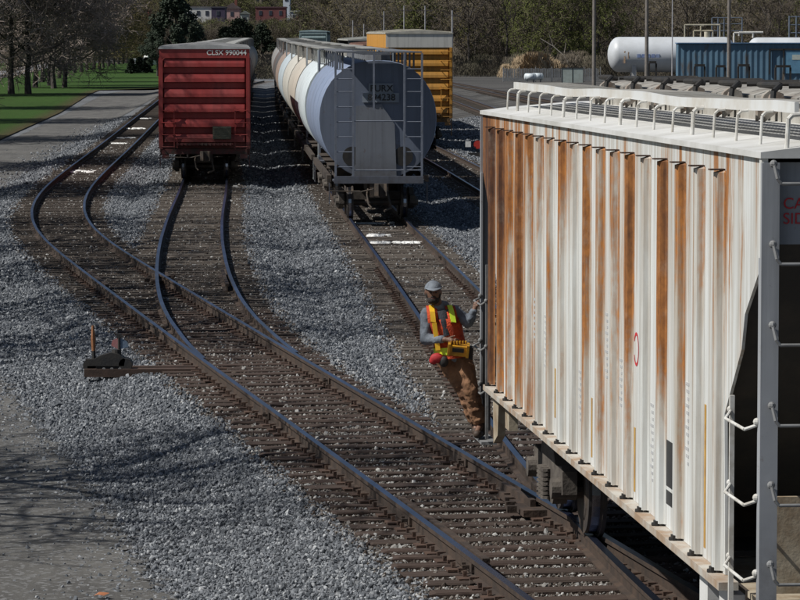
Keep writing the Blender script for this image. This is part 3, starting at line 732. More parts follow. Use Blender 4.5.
# ------------------------------------------------------------------ round-sided covered hoppers
def round_hopper(name, d0, pathf, L, col, col2, label, group, detail=False, endcol=None, roofcol=(.3,.3,.3)):
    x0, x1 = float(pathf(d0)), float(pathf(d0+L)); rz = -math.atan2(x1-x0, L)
    root = empty(name, (x0, d0, float(grade(d0))), rz, label, 'railway car', group); root.rotation_euler = (math.atan(GR) if d0 < 290 else 0, 0, rz)
    if not detail: col = tuple(k*.75 for k in col); col2 = tuple(k*.75 for k in col2)
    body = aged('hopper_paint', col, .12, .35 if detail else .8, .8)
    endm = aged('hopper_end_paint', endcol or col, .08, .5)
    n = 36; R, zc, zr = 1.62, 2.76, 1.60
    def ring(y, s=1.0, k=1.0):
        q = []
        for i in range(n):
            t = 2*math.pi*i/n
            x = math.cos(t); z = math.sin(t)
            z = z if z > 0 else z*1.04
            q.append((R*s*math.copysign(abs(x)**.86, x), y, zc+zr*k*z))
        return q
    b = MB(); b.loft([ring(.62,.99,.99), ring(.66), ring(L/2-.02,1.0), ring(L/2+.02,1.0), ring(L-.66), ring(L-.62,.99,.99)])
    nb = len(b.f); b.m = [0]*nb; b.m[-1] = 1; b.m[-2] = 1
    bo = b.build('body', [body, endm], root)
    if True:
        for p in bo.data.polygons: p.use_smooth = len(p.vertices) == 4
    if detail or d0 < 150:
        w = MB()
        for yy in (L*.22, L*.42, L*.62, L*.82): w.loft([ring(yy-.03, 1.003, 1.003), ring(yy+.03, 1.003, 1.003)], caps=False)
        w.build('weld_band', endm, bo)
    r = MB(); roofm = pm('hopper_roof', tuple(k*.7 for k in roofcol), tuple(k*.45 for k in roofcol), 3, .7)
    for sx in (-1, 1):
        r.box(min(sx*.55,sx*1.05), max(sx*.55,sx*1.05), .1, L-.1, 4.56, 4.60)
        for k in range(8):
            y = .4+(L-.8)*k/7; r.box(min(sx*.95,sx*1.0), max(sx*.95,sx*1.0), y-.03, y+.03, 4.05, 4.56)
    for k in range(10):
        y = 1+(L-2)*k/9; r.cyl((0,y,4.3),(0,y,4.5),.38,.36,12)
        r.box(-.42,.42,y-.04,y+.04,4.5,4.54)
    r.box(-1.18,1.18,.0,.55,4.56,4.60); r.box(-1.18,1.18,L-.55,L,4.56,4.60)
    r.build('roofwalk', roofm, root)
    for e, sg in ((0.0, 1), (L, -1)):
        Y = lambda s: e+sg*s
        f = MB()
        zsr = [1.45,1.86,2.27,2.68,3.09,3.5,3.85,4.12]
        for xa, xb in ((-1.18,-.70), (.70,1.18)):
            for x in (xa, xb): f.box(x-.028, x+.028, min(Y(0),Y(.05)), max(Y(0),Y(.05)), 1.05, 4.55)
            for z in zsr: f.cyl((xa, Y(.02), z), (xb, Y(.02), z), .014, .014, 6)
        f.cyl((-.72,Y(.02),2.70),(.72,Y(.02),2.70),.018,.018,6); f.cyl((-.72,Y(.02),1.36),(1.18,Y(.02),1.36),.018,.018,6)
        f.box(-.16,-.11,min(Y(0),Y(.05)),max(Y(0),Y(.05)),3.0,4.55)
        f.build('end_ladder', endm if not detail else pm('hopper_ladder_paint', (.17,.19,.24), (.12,.135,.165), 3, .6), root)
        s = MB(); s.box(-1.22,1.22,min(Y(-.02),Y(.10)),max(Y(-.02),Y(.10)),1.0,1.2); s.box(-1.25,1.25,min(Y(.1),Y(.8)),max(Y(.1),Y(.8)),1.05,1.1)
        for sx in (-1,1):
            if e == 0: MB().box(min(sx*1.28,sx*1.40),max(sx*1.28,sx*1.40),.6,L-.6,1.02,1.2).build('side_sill', M['steel_dark'], root)
            for zz_ in (.45,.75): s.cyl((sx*1.34,Y(.15),zz_),(sx*1.34,Y(.55),zz_),.015,.015,6)
            s.box(min(sx*1.33,sx*1.35),max(sx*1.33,sx*1.35),min(Y(.13),Y(.16)),max(Y(.13),Y(.16)),.42,1.0)
            s.box(min(sx*1.33,sx*1.35),max(sx*1.33,sx*1.35),min(Y(.54),Y(.57)),max(Y(.54),Y(.57)),.42,1.0)
        s.build('end_sill', endm, root)
        if detail and e == 0:
            h = MB()
            for sx in (-1,1): h.cyl((sx*.70,Y(.612),1.72),(sx*.70,Y(.60),1.72),.27,.27,24)
            h.build('end_opening', M['black'], root)
            pl = MB(); pl.prism([(-.78,1.02),(-.62,1.5),(-.60,3.1),(.10,3.15),(.46,2.6),(.52,1.02)], 1, Y(.585), Y(.61))
            pl.build('shear_plate', aged('shear_plate_paint', (.165,.18,.21), .05, .6, 2), root)
            for k, a_ in enumerate(((-.95,.88),(.95,1.0))): pass
        truck(root, Y(2.1)); coupler(root, Y(0), -sg)
    b = MB()
    for c0 in (L*.25, L*.5, L*.75):
        b.loft([[(-1.3,c0-1.2,1.4),(1.3,c0-1.2,1.4),(1.3,c0+1.2,1.4),(-1.3,c0+1.2,1.4)],[(-.5,c0-.3,.4),(.5,c0-.3,.4),(.5,c0+.3,.4),(-.5,c0+.3,.4)]])
    b.box(-.3,.3,.5,L-.5,.75,1.1)
    b.build('discharge_hopper', M['steel_dark'], root)
    return root
GH = round_hopper('covered_hopper', 92.9, PH, 14.6, (.195,.245,.36), (.16,.20,.31), 'blue grey round sided covered hopper facing the camera, black road number on its end', 'covered hoppers on the middle track', True, (.13,.155,.21), (.20,.215,.245))
text('road_number', 'FURX\n894238', .255, M['blackpaint'], GH, (.10, .535, 3.50), FACE_CAM, .002, 'CENTER', .003)
b = MB(); b.box(-.42,.58,.556,.612,3.20,3.46); b.box(-.25,.42,.556,.612,3.465,3.72); b.build('number_panel', pm('number_panel_paint', (.24,.27,.31), (.2,.23,.27), 3, .6), GH)
cars = [((.72,.80,.84),(.58,.63,.65),'pale blue white'), ((.64,.59,.51),(.45,.26,.15),'rust stained cream'), ((.66,.64,.58),(.50,.47,.40),'off white'),
        ((.54,.62,.67),(.44,.54,.60),'light blue'), ((.36,.27,.22),(.28,.19,.13),'brown'), ((.10,.095,.095),(.06,.06,.06),'black'), ((.13,.10,.09),(.08,.06,.06),'dark brown'), ((.3,.3,.3),(.2,.2,.2),'grey'), ((.3,.28,.26),(.2,.2,.2),'dull'), ((.3,.3,.3),(.2,.2,.2),'grey'), ((.2,.2,.2),(.2,.2,.2),'dark'), ((.3,.3,.3),(.2,.2,.2),'grey')]
place = ['directly behind the blue grey car', 'third in line', 'fourth in line', 'fifth in line', 'sixth in line', 'seventh in line', 'eighth in line', 'ninth in line', 'tenth in line', 'eleventh in line', 'last in line']
d = 92.9+14.6+1.1
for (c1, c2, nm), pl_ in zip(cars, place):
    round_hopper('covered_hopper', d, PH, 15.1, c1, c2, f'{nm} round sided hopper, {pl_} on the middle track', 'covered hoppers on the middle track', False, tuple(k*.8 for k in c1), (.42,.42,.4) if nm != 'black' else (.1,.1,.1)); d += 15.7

# ------------------------------------------------------------------ boxcars
def boxcar(name, d0, pathf, L, H, col, label, group, top=None, ribs=6, number=None, z0=.97, HW=1.56, roofcol=(.3,.3,.3)):
    x0, x1 = float(pathf(d0)), float(pathf(d0+L)); rz = -math.atan2(x1-x0, L)
    root = empty(name, (x0, d0, float(grade(d0))), rz, label, 'railway car', group); root.rotation_euler = (math.atan(GR) if d0 < 290 else 0, 0, rz)
    pt = aged('boxcar_paint', col, .06, .25)
    tp = aged('boxcar_top_paint', top, .1, .5) if top else pt
    ht = H-.12-(.62 if top else .32)
    b = MB()
    for sx in (-1, 1):
        b.box(min(sx*HW,sx*(HW-.06)), max(sx*HW,sx*(HW-.06)), .06, L-.06, z0, ht)
        for k in range(int(L/1.1)+1):
            y = .1+(L-.25)*k/int(L/1.1); b.box(min(sx*HW,sx*(HW+.03)), max(sx*HW,sx*(HW+.03)), y, y+.09, z0, ht)
        b.box(min(sx*(HW-.001),sx*(HW+.05)), max(sx*(HW-.001),sx*(HW+.05)), L*.5-1.5, L*.5+1.5, z0+.12, ht-.1)
        b.box(min(sx*HW,sx*(HW-.10)), max(sx*HW,sx*(HW-.10)), L*.12, L*.88, z0-.30, z0)
    b.build('side_wall', pt, root)
    if top:
        b = MB()
        for sx in (-1,1): b.box(min(sx*HW,sx*(HW-.06)), max(sx*HW,sx*(HW-.06)), .06, L-.06, ht+.002, H-.12)
        b.build('side_band', pt, root)
    for e, sg in ((0.0,1),(L,-1)):
        Y = lambda s: e+sg*s
        b = MB(); pr = []
        z = z0; zz1 = ht
        step = (zz1-z0)/ribs
        xs = HW-.12
        b.box(-xs, xs, min(Y(.16),Y(.19)), max(Y(.16),Y(.19)), z0, zz1)
        for k in range(ribs):
            zb = z0+step*k+step*.42
            pr = [(Y(.158), zb-.03), (Y(-.015), zb+.0), (Y(-.005), zb+.12), (Y(.035), zb+.26), (Y(.158), zb+.31)]
            secs = []
            for x, s in ((-xs-.0, .0), (-xs+.05, .95), (-xs+.08, 1), (xs-.08, 1), (xs-.05, .95), (xs, .0)):
                secs.append([(x, Y(.158)+(q[0]-Y(.158))*s, q[1]) for q in pr])
            b.loft(secs)
        for sx in (-1,1): b.box(min(sx*HW,sx*(HW-.12)), max(sx*HW,sx*(HW-.12)), min(Y(-.02),Y(.059)), max(Y(-.02),Y(.059)), z0-.02, zz1)
        b.build('end_wall', pt, root)
        b = MB(); b.prism([(-HW, ht+.002), (HW, ht+.002), (HW, H-.12), (0, H-.0), (-HW, H-.12)], 1, Y(.0), Y(.08)); b.build('end_gable', tp, root)
        l = MB()
        for sx in (-1,1):
            xa, xb = sx*(HW-.08), sx*(HW-.52)
            for z in [z0+.05+.42*k for k in range(4 if not top else 8)]:
                l.tube([(xa,Y(.0),z),(xa,Y(-.09),z),(xb,Y(-.09),z),(xb,Y(.05),z)], .016, 6)
            l.box(min(xb,xb+sx*.03), max(xb,xb+sx*.03), min(Y(-.07),Y(-.03)), max(Y(-.07),Y(-.03)), z0-.05, z0+1.45)
            l.box(min(xa,xa-sx*.25), max(xa,xa-sx*.25), min(Y(0),Y(.04)), max(Y(0),Y(.04)), z0-.35, z0-.02)
            for q in (0,.4): l.box(min(sx*(HW-.02),sx*HW), max(sx*(HW-.02),sx*HW), min(Y(.1+q),Y(.13+q)), max(Y(.1+q),Y(.13+q)), .42, z0)
            l.box(min(sx*(HW-.02),sx*HW), max(sx*(HW-.02),sx*HW), min(Y(.1),Y(.53)), max(Y(.1),Y(.53)), .42, .45)
        l.tube([(-.95,Y(-.1),z0+.02),(-.95,Y(-.14),z0+.35),(.2,Y(-.14),z0+.35)], .016, 6)
        l.build('grab_iron', pt, root)
        q = MB(); q.box(-.98,.98,min(Y(-.16),Y(.06)),max(Y(-.16),Y(.06)),z0+.12,z0+.17)
        for k in range(14): q.box(-.95+k*.14,-.90+k*.14,min(Y(-.18),Y(-.16)),max(Y(-.18),Y(-.16)),z0+.10,z0+.19)
        q.box(-HW+.1,HW-.1,min(Y(-.01),Y(.05)),max(Y(-.01),Y(.05)),z0-.2,z0-.025)
        q.build('crossover_platform', pm('end_platform_steel', tuple(.3*k+.012 for k in col), (.03,.025,.02), 4, .75), root)
        if e == 0 and not top:
            br = MB(); br.box(.28,.92,-.12,-.02,1.42,1.86); 
            for k in range(6): br.box(.30,.90,-.135,-.121,1.45+k*.068,1.475+k*.068)
            br.build('brake_step', pm('brake_step_steel', (.06,.065,.05), (.09,.085,.06), 7, .8), root)
            wl = MB(); n = 16
            for k in range(n):
                a0, a1 = 2*math.pi*k/n, 2*math.pi*(k+1)/n
                wl.cyl((.85+.25*math.cos(a0),-.13,2.32+.25*math.sin(a0)), (.85+.25*math.cos(a1),-.13,2.32+.25*math.sin(a1)), .014,.014,6)
            for k in range(4): a0 = math.pi*k/2+.4; wl.cyl((.85,-.10,2.32),(.85+.25*math.cos(a0),-.13,2.32+.25*math.sin(a0)),.012,.012,6)
        truck(root, Y(2.2)); coupler(root, Y(.0), -sg)
    b = MB(); b.loft([[(x, y, z) for x, z in ((-HW-.03,H-.125),(-HW-.03,H-.075),(0,H+.045),(HW+.03,H-.075),(HW+.03,H-.125))] for y in (-.03, L+.03)])
    for k in range(int(L/1.2)):
        y = .6+k*1.2; b.loft([[(x, yy, z) for x, z in ((-HW,H-.08),(-HW,H-.03),(0,H+.09),(HW,H-.03),(HW,H-.08))] for yy in (y, y+.08)])
    b.build('roof', pm('boxcar_roof', roofcol, tuple(k*.7 for k in roofcol), 2, .6, 0, .05), root)
    b = MB(); b.box(-HW+.05,HW-.05,.2,L-.2,z0-.08,z0); b.box(-.3,.3,.3,L-.3,.6,z0-.08); b.build('underframe', M['steel_dark'], root)
    return root
RB = boxcar('boxcar', 118, P2, 16.2, 4.66, (.27,.026,.024), 'red boxcar with ribbed end and white road number, parked on the branching track', 'cars on the branching track', ribs=6, z0=1.1, roofcol=(.42,.42,.42))
text('road_number', 'CLSX 990044', .245, M['whitepaint'], RB, (1.46, -.006, 4.33), FACE_CAM, .002, 'RIGHT', .003)
d = 118+16.2+1.2
for k, (c1, c2, nm, pl_) in enumerate([((.40,.40,.38),(.3,.3,.28),'light grey','directly behind the red boxcar'), ((.30,.31,.32),(.2,.2,.2),'mid grey','second behind the red boxcar'),
        ((.45,.44,.41),(.3,.3,.28),'off white','third behind the red boxcar'), ((.22,.23,.25),(.2,.2,.2),'dark grey','fourth behind the red boxcar'), ((.3,.3,.3),(.2,.2,.2),'dull grey','fifth behind the red boxcar'), ((.25,.2,.18),(.2,.15,.13),'brown','sixth behind the red boxcar'), *(((.3,.3,.3),(.2,.2,.2),'plain grey',w_+' behind the red boxcar') for w_ in 'seventh eighth ninth tenth eleventh twelfth last'.split())]):
    round_hopper('covered_hopper', d, P2, 15.1, c1, c2, f'{nm} covered hopper {pl_}', 'cars on the branching track', False, None, (.5,.5,.48)); d += 15.75
OB = boxcar('boxcar', 154, P3, 17.0, 5.16, (.50,.24,.035), 'tall orange boxcar with a white topped end, behind the blue grey hopper', 'cars behind the blue grey hopper', top=(.58,.575,.54), ribs=6, z0=1.25, HW=1.5, roofcol=(.5,.48,.42))
boxcar('boxcar', 173, P3, 17.0, 4.55, (.12,.05,.035), 'low brown boxcar behind the tall orange boxcar', 'cars behind the blue grey hopper', ribs=6, roofcol=(.30,.18,.14))
boxcar('boxcar', 192, P3, 17.0, 4.75, (.10,.10,.10), 'dark boxcar with pale roof, farthest behind the tall orange boxcar', 'cars behind the blue grey hopper', ribs=6, roofcol=(.45,.45,.42))
P6 = lambda q: P3(q)-4.0
boxcar('boxcar', 385, P3, 17.0, 5.75, (.22,.30,.31), 'far boxcar with a pale teal roof showing above the hopper train', 'cars behind the blue grey hopper', ribs=6, roofcol=(.36,.46,.48))

# ------------------------------------------------------------------ switch stand
def switch_stand():
    X, Y = gnd(110, 372, -.2)
    root = empty('switch_stand', (X, Y, -.30), 0, 'low black switch stand with an upright wooden handle beside the junction of the curved tracks', 'switch stand')
    b = MB(); b.box(-.33,.22,-.10,.12,.08,.20); b.prism([(-.22,.20),(-.24,.30),(-.12,.36),(.02,.40),(.14,.38),(.24,.30),(.22,.20)], 1, -.12, .13)
    b.cyl((.10,0,.2),(.10,0,.44),.09,.07,12); b.box(-.36,-.22,-.08,.08,.10,.30); b.cyl((-.30,-.1,.2),(-.30,.1,.2),.10,.10,12)
    b.cyl((.24,-.12,.22),(.24,.12,.22),.10,.10,12); b.box(-.2,.2,-.16,-.12,.10,.16)
    b.build('housing', M['black'], root)
    b = MB()
    for k in range(3): b.cyl((-.08+k*.12,-.13,.15),(-.08+k*.12,-.17,.15),.03,.03,8)
    b.build('bolt', M['grey_post'], root)
    b = MB(); b.cyl((-.24,0,.30),(-.245,0,.42),.03,.03,8,mi=1); b.cyl((-.245,0,.42),(-.25,0,.60),.028,.036,8); b.cyl((-.25,0,.60),(-.255,0,.80),.036,.018,8)
    b.build('lever', [pm('bare_wood_handle', (.28,.12,.05), (.2,.08,.03), 8, .7), M['black']], root)
    b = MB(); b.cyl((.14,0,.40),(.14,0,.66),.022,.022,8); b.box(.10,.18,-.02,.02,.62,.68); b.build('target_mast', M['black'], root)
    b = MB(); b.prism([(.13,.44),(.02,.50),(.04,.58),(.13,.62)], 1, -.006, .006); b.build('target_blade', pm('faded_red_target', (.35,.12,.12), (.3,.16,.16), 5, .6), root)
    b = MB(); b.prism([(.15,.62),(.26,.56),(.28,.48),(.15,.44)], 1, -.006, .006); b.build('target_blade', pm('faded_blue_target', (.13,.19,.28), (.1,.14,.2), 5, .6), root)
    b = MB(); b.obox((.55,-.06,.10), (1.85,.22,.12), (0,0,.03)); b.obox((.62,.34,.10), (1.6,.2,.12), (0,0,.03)); b.build('head_tie', pm('brown_timber', (.065,.038,.028), (.035,.022,.017), 6, .9), root)
    b = MB(); b.cyl((.2,.12,.13),(1.75,.2,.13),.022,.022,8); b.build('connecting_rod', M['plate'], root)
    return root
switch_stand()
def far_stand():
    X, Y = gnd(475, 155, -.2)
    root = empty('switch_stand', (X, Y, -.3+float(grade(Y))), 0, 'small switch stand with a red target by the dark rails right of the grey hopper', 'switch stand')
    MB().box(-.3,.3,-.1,.1,0,.2).build('housing', M['black'], root)
    MB().cyl((0.1,0,.2),(.1,0,.75),.03,.03,8).build('target_mast', M['black'], root)
    MB().cyl((.12,-.03,.55),(.12,-.05,.55),.18,.18,16).build('target_blade', pm('red_target', (.5,.03,.02), (.4,.03,.02), 4, .5), root)
    MB().box(-.42,-.18,-.12,-.11,.45,.7).build('marker_plate', M['whitepaint'], root)
far_stand()

# ------------------------------------------------------------------ white spills between the rails
def spill(px, py, w, dp, seed, label):
    rnd = random.Random(seed); X, Y = gnd(px, py, -.18); n = 18; b = MB(); outr = []; inr = []
    for c_ in range(26):
        a_ = rnd.uniform(0, 6.283); q_ = math.sqrt(rnd.random())*.5; cx, cy = w*q_*math.cos(a_), dp*q_*math.sin(a_); rr = rnd.uniform(.05,.17)*min(1, w+.3); outr = []; inr = []
        for k in range(9):
            t = 2*math.pi*k/9; f = rnd.uniform(.6,1.2); outr.append((cx+rr*f*math.cos(t), cy+rr*f*math.sin(t)*1.3, -.02)); inr.append((cx+rr*f*.5*math.cos(t), cy+rr*f*.5*math.sin(t), .012+.02*rnd.random()))
        b.loft([outr, inr], caps=False); b.add(inr, [tuple(range(9))])
    o = b.build('powder_spill', M['spill'], None, True); o.location = (X, Y, -.172+float(grade(Y))); tag(o, label, 'spilled powder', 'white spills between the rails', 'stuff')
for i, (px, py, w, dp) in enumerate(((136,128.5,1.05,2.4),(127,138,.9,1.2),(119,143.5,.8,.8),(145,118.5,.8,2.0),(82,171.5,1.15,2.0),(377,235.5,.62,.75),(378,242.6,.5,.3),(409,242.6,.75,.3),(392,223,.12,.3),(368,223.5,.8,.3))):
    spill(px, py, w, dp, i, 'white powder spilled over the ties between the rails')

# ------------------------------------------------------------------ trees
def tree_meshes(seed, H=13.0, spread=4.6, crown0=.20, limbs=12, levels=(5,5,4), twig_r=.022, leaf=0, leafsize=.12, droop=.0, trunk_r=.24):
    rnd = random.Random(seed); T = MB(); K = MB(); Lf = MB()
    # trunk
    pts = [Vector((0,0,0))]; k = 7
    for i in range(1, k+1):
        pts.append(Vector((rnd.uniform(-.2,.2)*i*.4, rnd.uniform(-.2,.2)*i*.4, H*.82*i/k)))
    for i in range(k): T.cyl(pts[i], pts[i+1], trunk_r*(1.25 if i == 0 else 1-i/k*.8), trunk_r*(1-(i+1)/k*.8), 7, False)
    def at(t):
        q = t*k; i = min(int(q), k-1); return pts[i].lerp(pts[i+1], q-i)
    def twig(p, d, ln, lv):
        n = 2; q = p
        for j in range(n):
            d2 = (d+Vector([rnd.uniform(-.28,.28) for _ in range(3)])+Vector((0,0,.10-droop))).normalized()
            e = q+d2*ln/n
            r = (.075, .038, twig_r, twig_r*.72)[lv]
            (T if lv == 0 else K).cyl(q, e, r, r*.75, 3 if lv else 4, False)
            q = e; d = d2
            if lv < 3:
                m = levels[lv]
                for c in range(m if j else max(1, m//2)):
                    a = Vector([rnd.gauss(0,1) for _ in range(3)]).normalized()
                    nd = (d*.55+a*.75).normalized()
                    twig(q-d2*rnd.uniform(0,.45)*ln/n, nd, ln*rnd.uniform(.42,.62), lv+1)
            elif leaf:
                for c in range(leaf):
                    c0 = q+Vector([rnd.uniform(-.25,.25) for _ in range(3)]); u = Vector([rnd.gauss(0,1) for _ in range(3)]).normalized()*leafsize; w = u.orthogonal().normalized()*leafsize*.7
                    Lf.add([c0-u, c0-w, c0+u, c0+w], [(0,1,2,3)])
    for i in range(limbs):
        t = crown0+(1-crown0)*(i+rnd.random())/limbs
        a = i*2.4+rnd.uniform(-.4,.4)
        up = .25+.9*t
        d = Vector((math.cos(a), math.sin(a), up)).normalized()
        prof = math.sin(math.pi*min(1, .28+.72*(1-t)))*.8+.35
        twig(at(t*.98), d, spread*prof*rnd.uniform(.8,1.15), 0)
    return T, K, Lf
BARK = pm('tree_bark', (.045,.038,.034), (.085,.075,.068), 3, .9, 0, .3)
def mk_tree(name, seed, twigcol, leafcol=None, **kw):
    T, K, Lf = tree_meshes(seed, **kw)
    root = empty(name, (0,0,-50)); tr = T.build('trunk', BARK, root, fixn=False)
    if leafcol:
        n0 = len(K.f); K.add(Lf.v, Lf.f, 1); K.m = [0]*n0+[1]*(len(K.f)-n0)
        lm = NT('young_leaves'); oi = lm.noise(lm.world((1,1,1)), .6, 4)
        lm.fin(lm.mix(lm.ramp(oi, .35, .65), tuple(k*.6 for k in leafcol), leafcol), .8, 0, .2)
        K.build('crown', [pm('twigs', twigcol, tuple(k*.7 for k in twigcol), 1, .9, 0, 0), lm.mat], root, fixn=False)
    else: K.build('crown', pm('twigs', twigcol, tuple(k*.7 for k in twigcol), 1, .9, 0, 0), root, fixn=False)
    return root
bare = [mk_tree('bare_tree', s, (.28,.23,.20), None, H=15, spread=5.6, crown0=.17, limbs=22, levels=(5,6,4), twig_r=.030, droop=.04) for s in (1,2)]
bud = [mk_tree('budding_tree', s, (.15,.12,.085), (.17,.145,.055), H=15, spread=5.4, crown0=.17, limbs=18, levels=(5,5,3), leaf=2, leafsize=.10, twig_r=.03) for s in (4,5)]
def base_z(X, Y): return float(hill(np.array(X), np.array(Y)))-.42
# left row
row_px = [(12,98.5),(29,95.5),(36,88),(43,82.5),(50.5,86),(54.5,89),(60,78.5),(65,88),(75.5,73.5),(82,72.5),(88,70.5),(94.5,69.8),(100,69.2),(104,68),(109.5,66.5),(114.5,65.2),(119,64.6),(123.5,64.2),(128,63.6)]
DESC = ['nearest bare tree of the row, cut by the left edge, on the grass', 'bare tree second from the left edge with a thick dark trunk', 'bare tree behind the thick dark trunk, third from left', 'slender bare tree standing farther back, fourth from left', 'bare tree with a broad pale trunk, fifth from left',
    'thin bare tree close in front of the broad pale trunk, sixth from left','bare tree farther back between two darker trunks, seventh from left','bare forked tree nearest the gravel road, low limb to its right','ninth tree from left, first beyond the forked tree',
    'tenth tree from left in the row beyond the forked tree','eleventh tree from left in the row','twelfth tree from left in the row','thirteenth tree from left in the row','fourteenth tree from left in the row','fifteenth tree from left in the row','sixteenth tree from left, near the small evergreens','seventeenth tree from left, near the small evergreens','last but one tree of the row before the small evergreens','last tree of the row beside the small evergreens']
used = set()
for i, (px, py) in enumerate(row_px):
    Y = 300.0
    while Y < 835 and YH+FPX*(CH-base_z((px-400)/FPX*Y, Y))/Y > py: Y += 1.0
    X = (px-400)/FPX*Y; src = (bare if i < 9 else bud)[i % 2]
    if id(src) in used: o = dup(src, (X, Y, base_z(X, Y)), i*1.7)
    else: used.add(id(src)); o = src; o.location = (X, Y, base_z(X, Y)); o.rotation_euler = (0,0,i*1.7)
    s = random.uniform(.9,1.12); o.scale = (s*1.05, s*1.05, s); tag(o, DESC[i], 'tree', 'row of trees on the grass')
# trees beyond the left edge that throw the shadows across the road
for i, (X, Y, s) in enumerate(((-11.8,37.2,.95),(-12.4,56,.9),(-13.6,64,1),(-14.6,73,.95),(-16,82,1),(-11.0,32,.45),(-17.5,92,1),(-20.5,112,.9),(-23.5,138,1),(-27,172,.95),(-31,207,1),(-35,243,1),(-41,292,1))):
    vis = i >= 7
    if not vis and i == 0: sparse = mk_tree('bare_tree', 9, (.085,.070,.066), None, H=14, spread=4.6, limbs=14, levels=(4,4,3), twig_r=.024); tag(sparse, None, None, 'bare trees left of the road'); sparse.location = (X, Y, -.42)
    o = sparse if i == 0 else dup(sparse if not vis else bare[i % 2], (X, Y, -.42), i*2.1, None); o.scale = (s,s,s); tag(o, 'bare tree left of the gravel road, its shadow lying across it', 'tree', 'bare trees left of the road')

def evergreen(seed, H, R, col):
    rnd = random.Random(seed); K = MB(); T = MB(); T.cyl((0,0,0),(0,0,H*.9),.22,.05,8)
    for i in range(2600):
        t = rnd.random()**.8; z = H*(.12+.88*t); r = R*(1-t)**.75*rnd.uniform(.25,1.05)*(1+.25*math.sin(z*3+rnd.random())); a = rnd.uniform(0, 6.283)
        c = Vector((r*math.cos(a), r*math.sin(a), z-.12*r)); u = Vector((math.cos(a)+rnd.gauss(0,.4), math.sin(a)+rnd.gauss(0,.4), rnd.uniform(-.4,.3))).normalized()*rnd.uniform(.25,.55); w = u.cross(Vector((0,0,1))).normalized()*rnd.uniform(.1,.2)+Vector((0,0,rnd.uniform(-.1,.1)))
        K.add([c-u*.3-w, c+u, c-u*.3+w], [(0,1,2)])
    root = empty('evergreen_tree', (0,0,-50)); T.build('trunk', BARK, root); K.build('crown', pm('needles', col, tuple(k*.5 for k in col), 1, .9, 0, 0), root, fixn=False); return root
def broad(seed, H, R, col, name='leafy_tree', n=8500, ls=.27):
    rnd = random.Random(seed); K = MB(); T = MB(); T.cyl((0,0,0),(0,0,H*.6),.3,.12,8)
    cl = []
    for i in range(34):
        a = rnd.uniform(0,6.283); t = rnd.uniform(.05,1); z = H*(.25+.68*t); r = R*math.sin(math.pi*min(1,.15+.85*t))**.6*rnd.uniform(.2,.85)
        cl.append((Vector((r*math.cos(a), r*math.sin(a), z)), rnd.uniform(.12,.24)*R)); T.cyl((0,0,z*.55),cl[-1][0],.06,.03,4)
    for i in range(n):
        c, r = cl[rnd.randrange(34)]; d_ = Vector([rnd.gauss(0,1) for _ in range(3)]).normalized(); p = c+d_*r*rnd.uniform(.5,1.55); u = Vector([rnd.gauss(0,1) for _ in range(3)]).normalized()*ls*rnd.uniform(.5,1); w = u.orthogonal().normalized()*ls*.6
        K.add([p-u, p-w, p+u, p+w], [(0,1,2,3)])
    root = empty(name, (0,0,-50)); T.build('trunk', BARK, root); K.build('crown', pm('foliage', col, tuple(k*.55 for k in col), .8, .9, 0, 0), root, fixn=False); return root
dk = (.022,.036,.020)
def base_z(X, Y): return float(hill(np.array(X), np.array(Y)))-.42
def putpx(o, px, D, s=1.0, rz=0, label=None, cat='tree', group=None, sz=None):
    X = (px-400)/FPX*D; o.location = (X, D, base_z(X, D)); o.scale = (s, s, sz or s); o.rotation_euler = (0,0,rz); return tag(o, label, cat, group)
e1 = broad(11, 15, 4.8, dk, 'evergreen_tree'); putpx(e1, 176, 470, .82, 0, 'tall dark evergreen tree rising behind the left of the red boxcar', group='dark evergreens behind the red boxcar', sz=.82)
e2 = dup(e1); putpx(e2, 197, 500, .60, 1, 'rounder dark evergreen right of the tall one, under the white building', group='dark evergreens behind the red boxcar', sz=.52)
e3 = dup(e1); putpx(e3, 158, 520, .62, 2, 'lower dark evergreen at the left foot of the tall one', group='dark evergreens behind the red boxcar', sz=.52)
e4 = dup(e1); putpx(e4, 241, 560, .8, 3, 'dark evergreen between the red boxcar roof and the brick building', group='dark evergreens behind the red boxcar', sz=.62)
e5 = dup(e1); putpx(e5, 226, 620, .7, 4, 'dark evergreen just below the pink house', group='dark evergreens behind the red boxcar', sz=.55)
e6 = dup(e1); putpx(e6, 262, 640, .7, 5, 'dark tree closing the gap between the two trains', group='dark evergreens behind the red boxcar', sz=.6)
c1 = evergreen(21, 2.5, .85, (.022,.04,.02)); putpx(c1, 132, 560, 1, 0, 'small dark conifer on the grass, left of three', group='small conifers on the grass')
for px, D, t in ((140,580,'small dark conifer on the grass, middle of three'),(147,570,'small dark conifer on the grass, right of three')): o = dup(c1); putpx(o, px, D, 1.05, px, t, group='small conifers on the grass')
# wood at the right: individual front trees
wood = [mk_tree('wood_tree', 30+i, tc, lc, H=15, spread=4.6, limbs=12, crown0=.12, levels=(4,4,3), leaf=lf, leafsize=.10, twig_r=.03, trunk_r=.2) for i, (tc, lc, lf) in enumerate((((.105,.085,.065), None, 0), ((.10,.085,.055), (.12,.14,.036), 3), ((.18,.155,.125), (.16,.135,.06), 1)))]
kinds = ['leafless brown tree at the edge of the wood', 'tree with olive green leaves at the edge of the wood', 'pale budding tree at the edge of the wood']
EDGE = []; k_used = set(); rw = random.Random(3)
for i in range(54):
    px = 345+i*8.9+rw.uniform(-4,4); D = rw.uniform(545, 640); j = rw.choices((0,1,2), (4, 5 if 460 < px < 620 else 2, 3))[0]
    if j in k_used: o = dup(wood[j])
    else: k_used.add(j); o = wood[j]
    s = rw.uniform(.75,1.2); putpx(o, px, D, s, rw.uniform(0,6), kinds[j], group='trees at the edge of the wood'); EDGE.append((px, j, o))
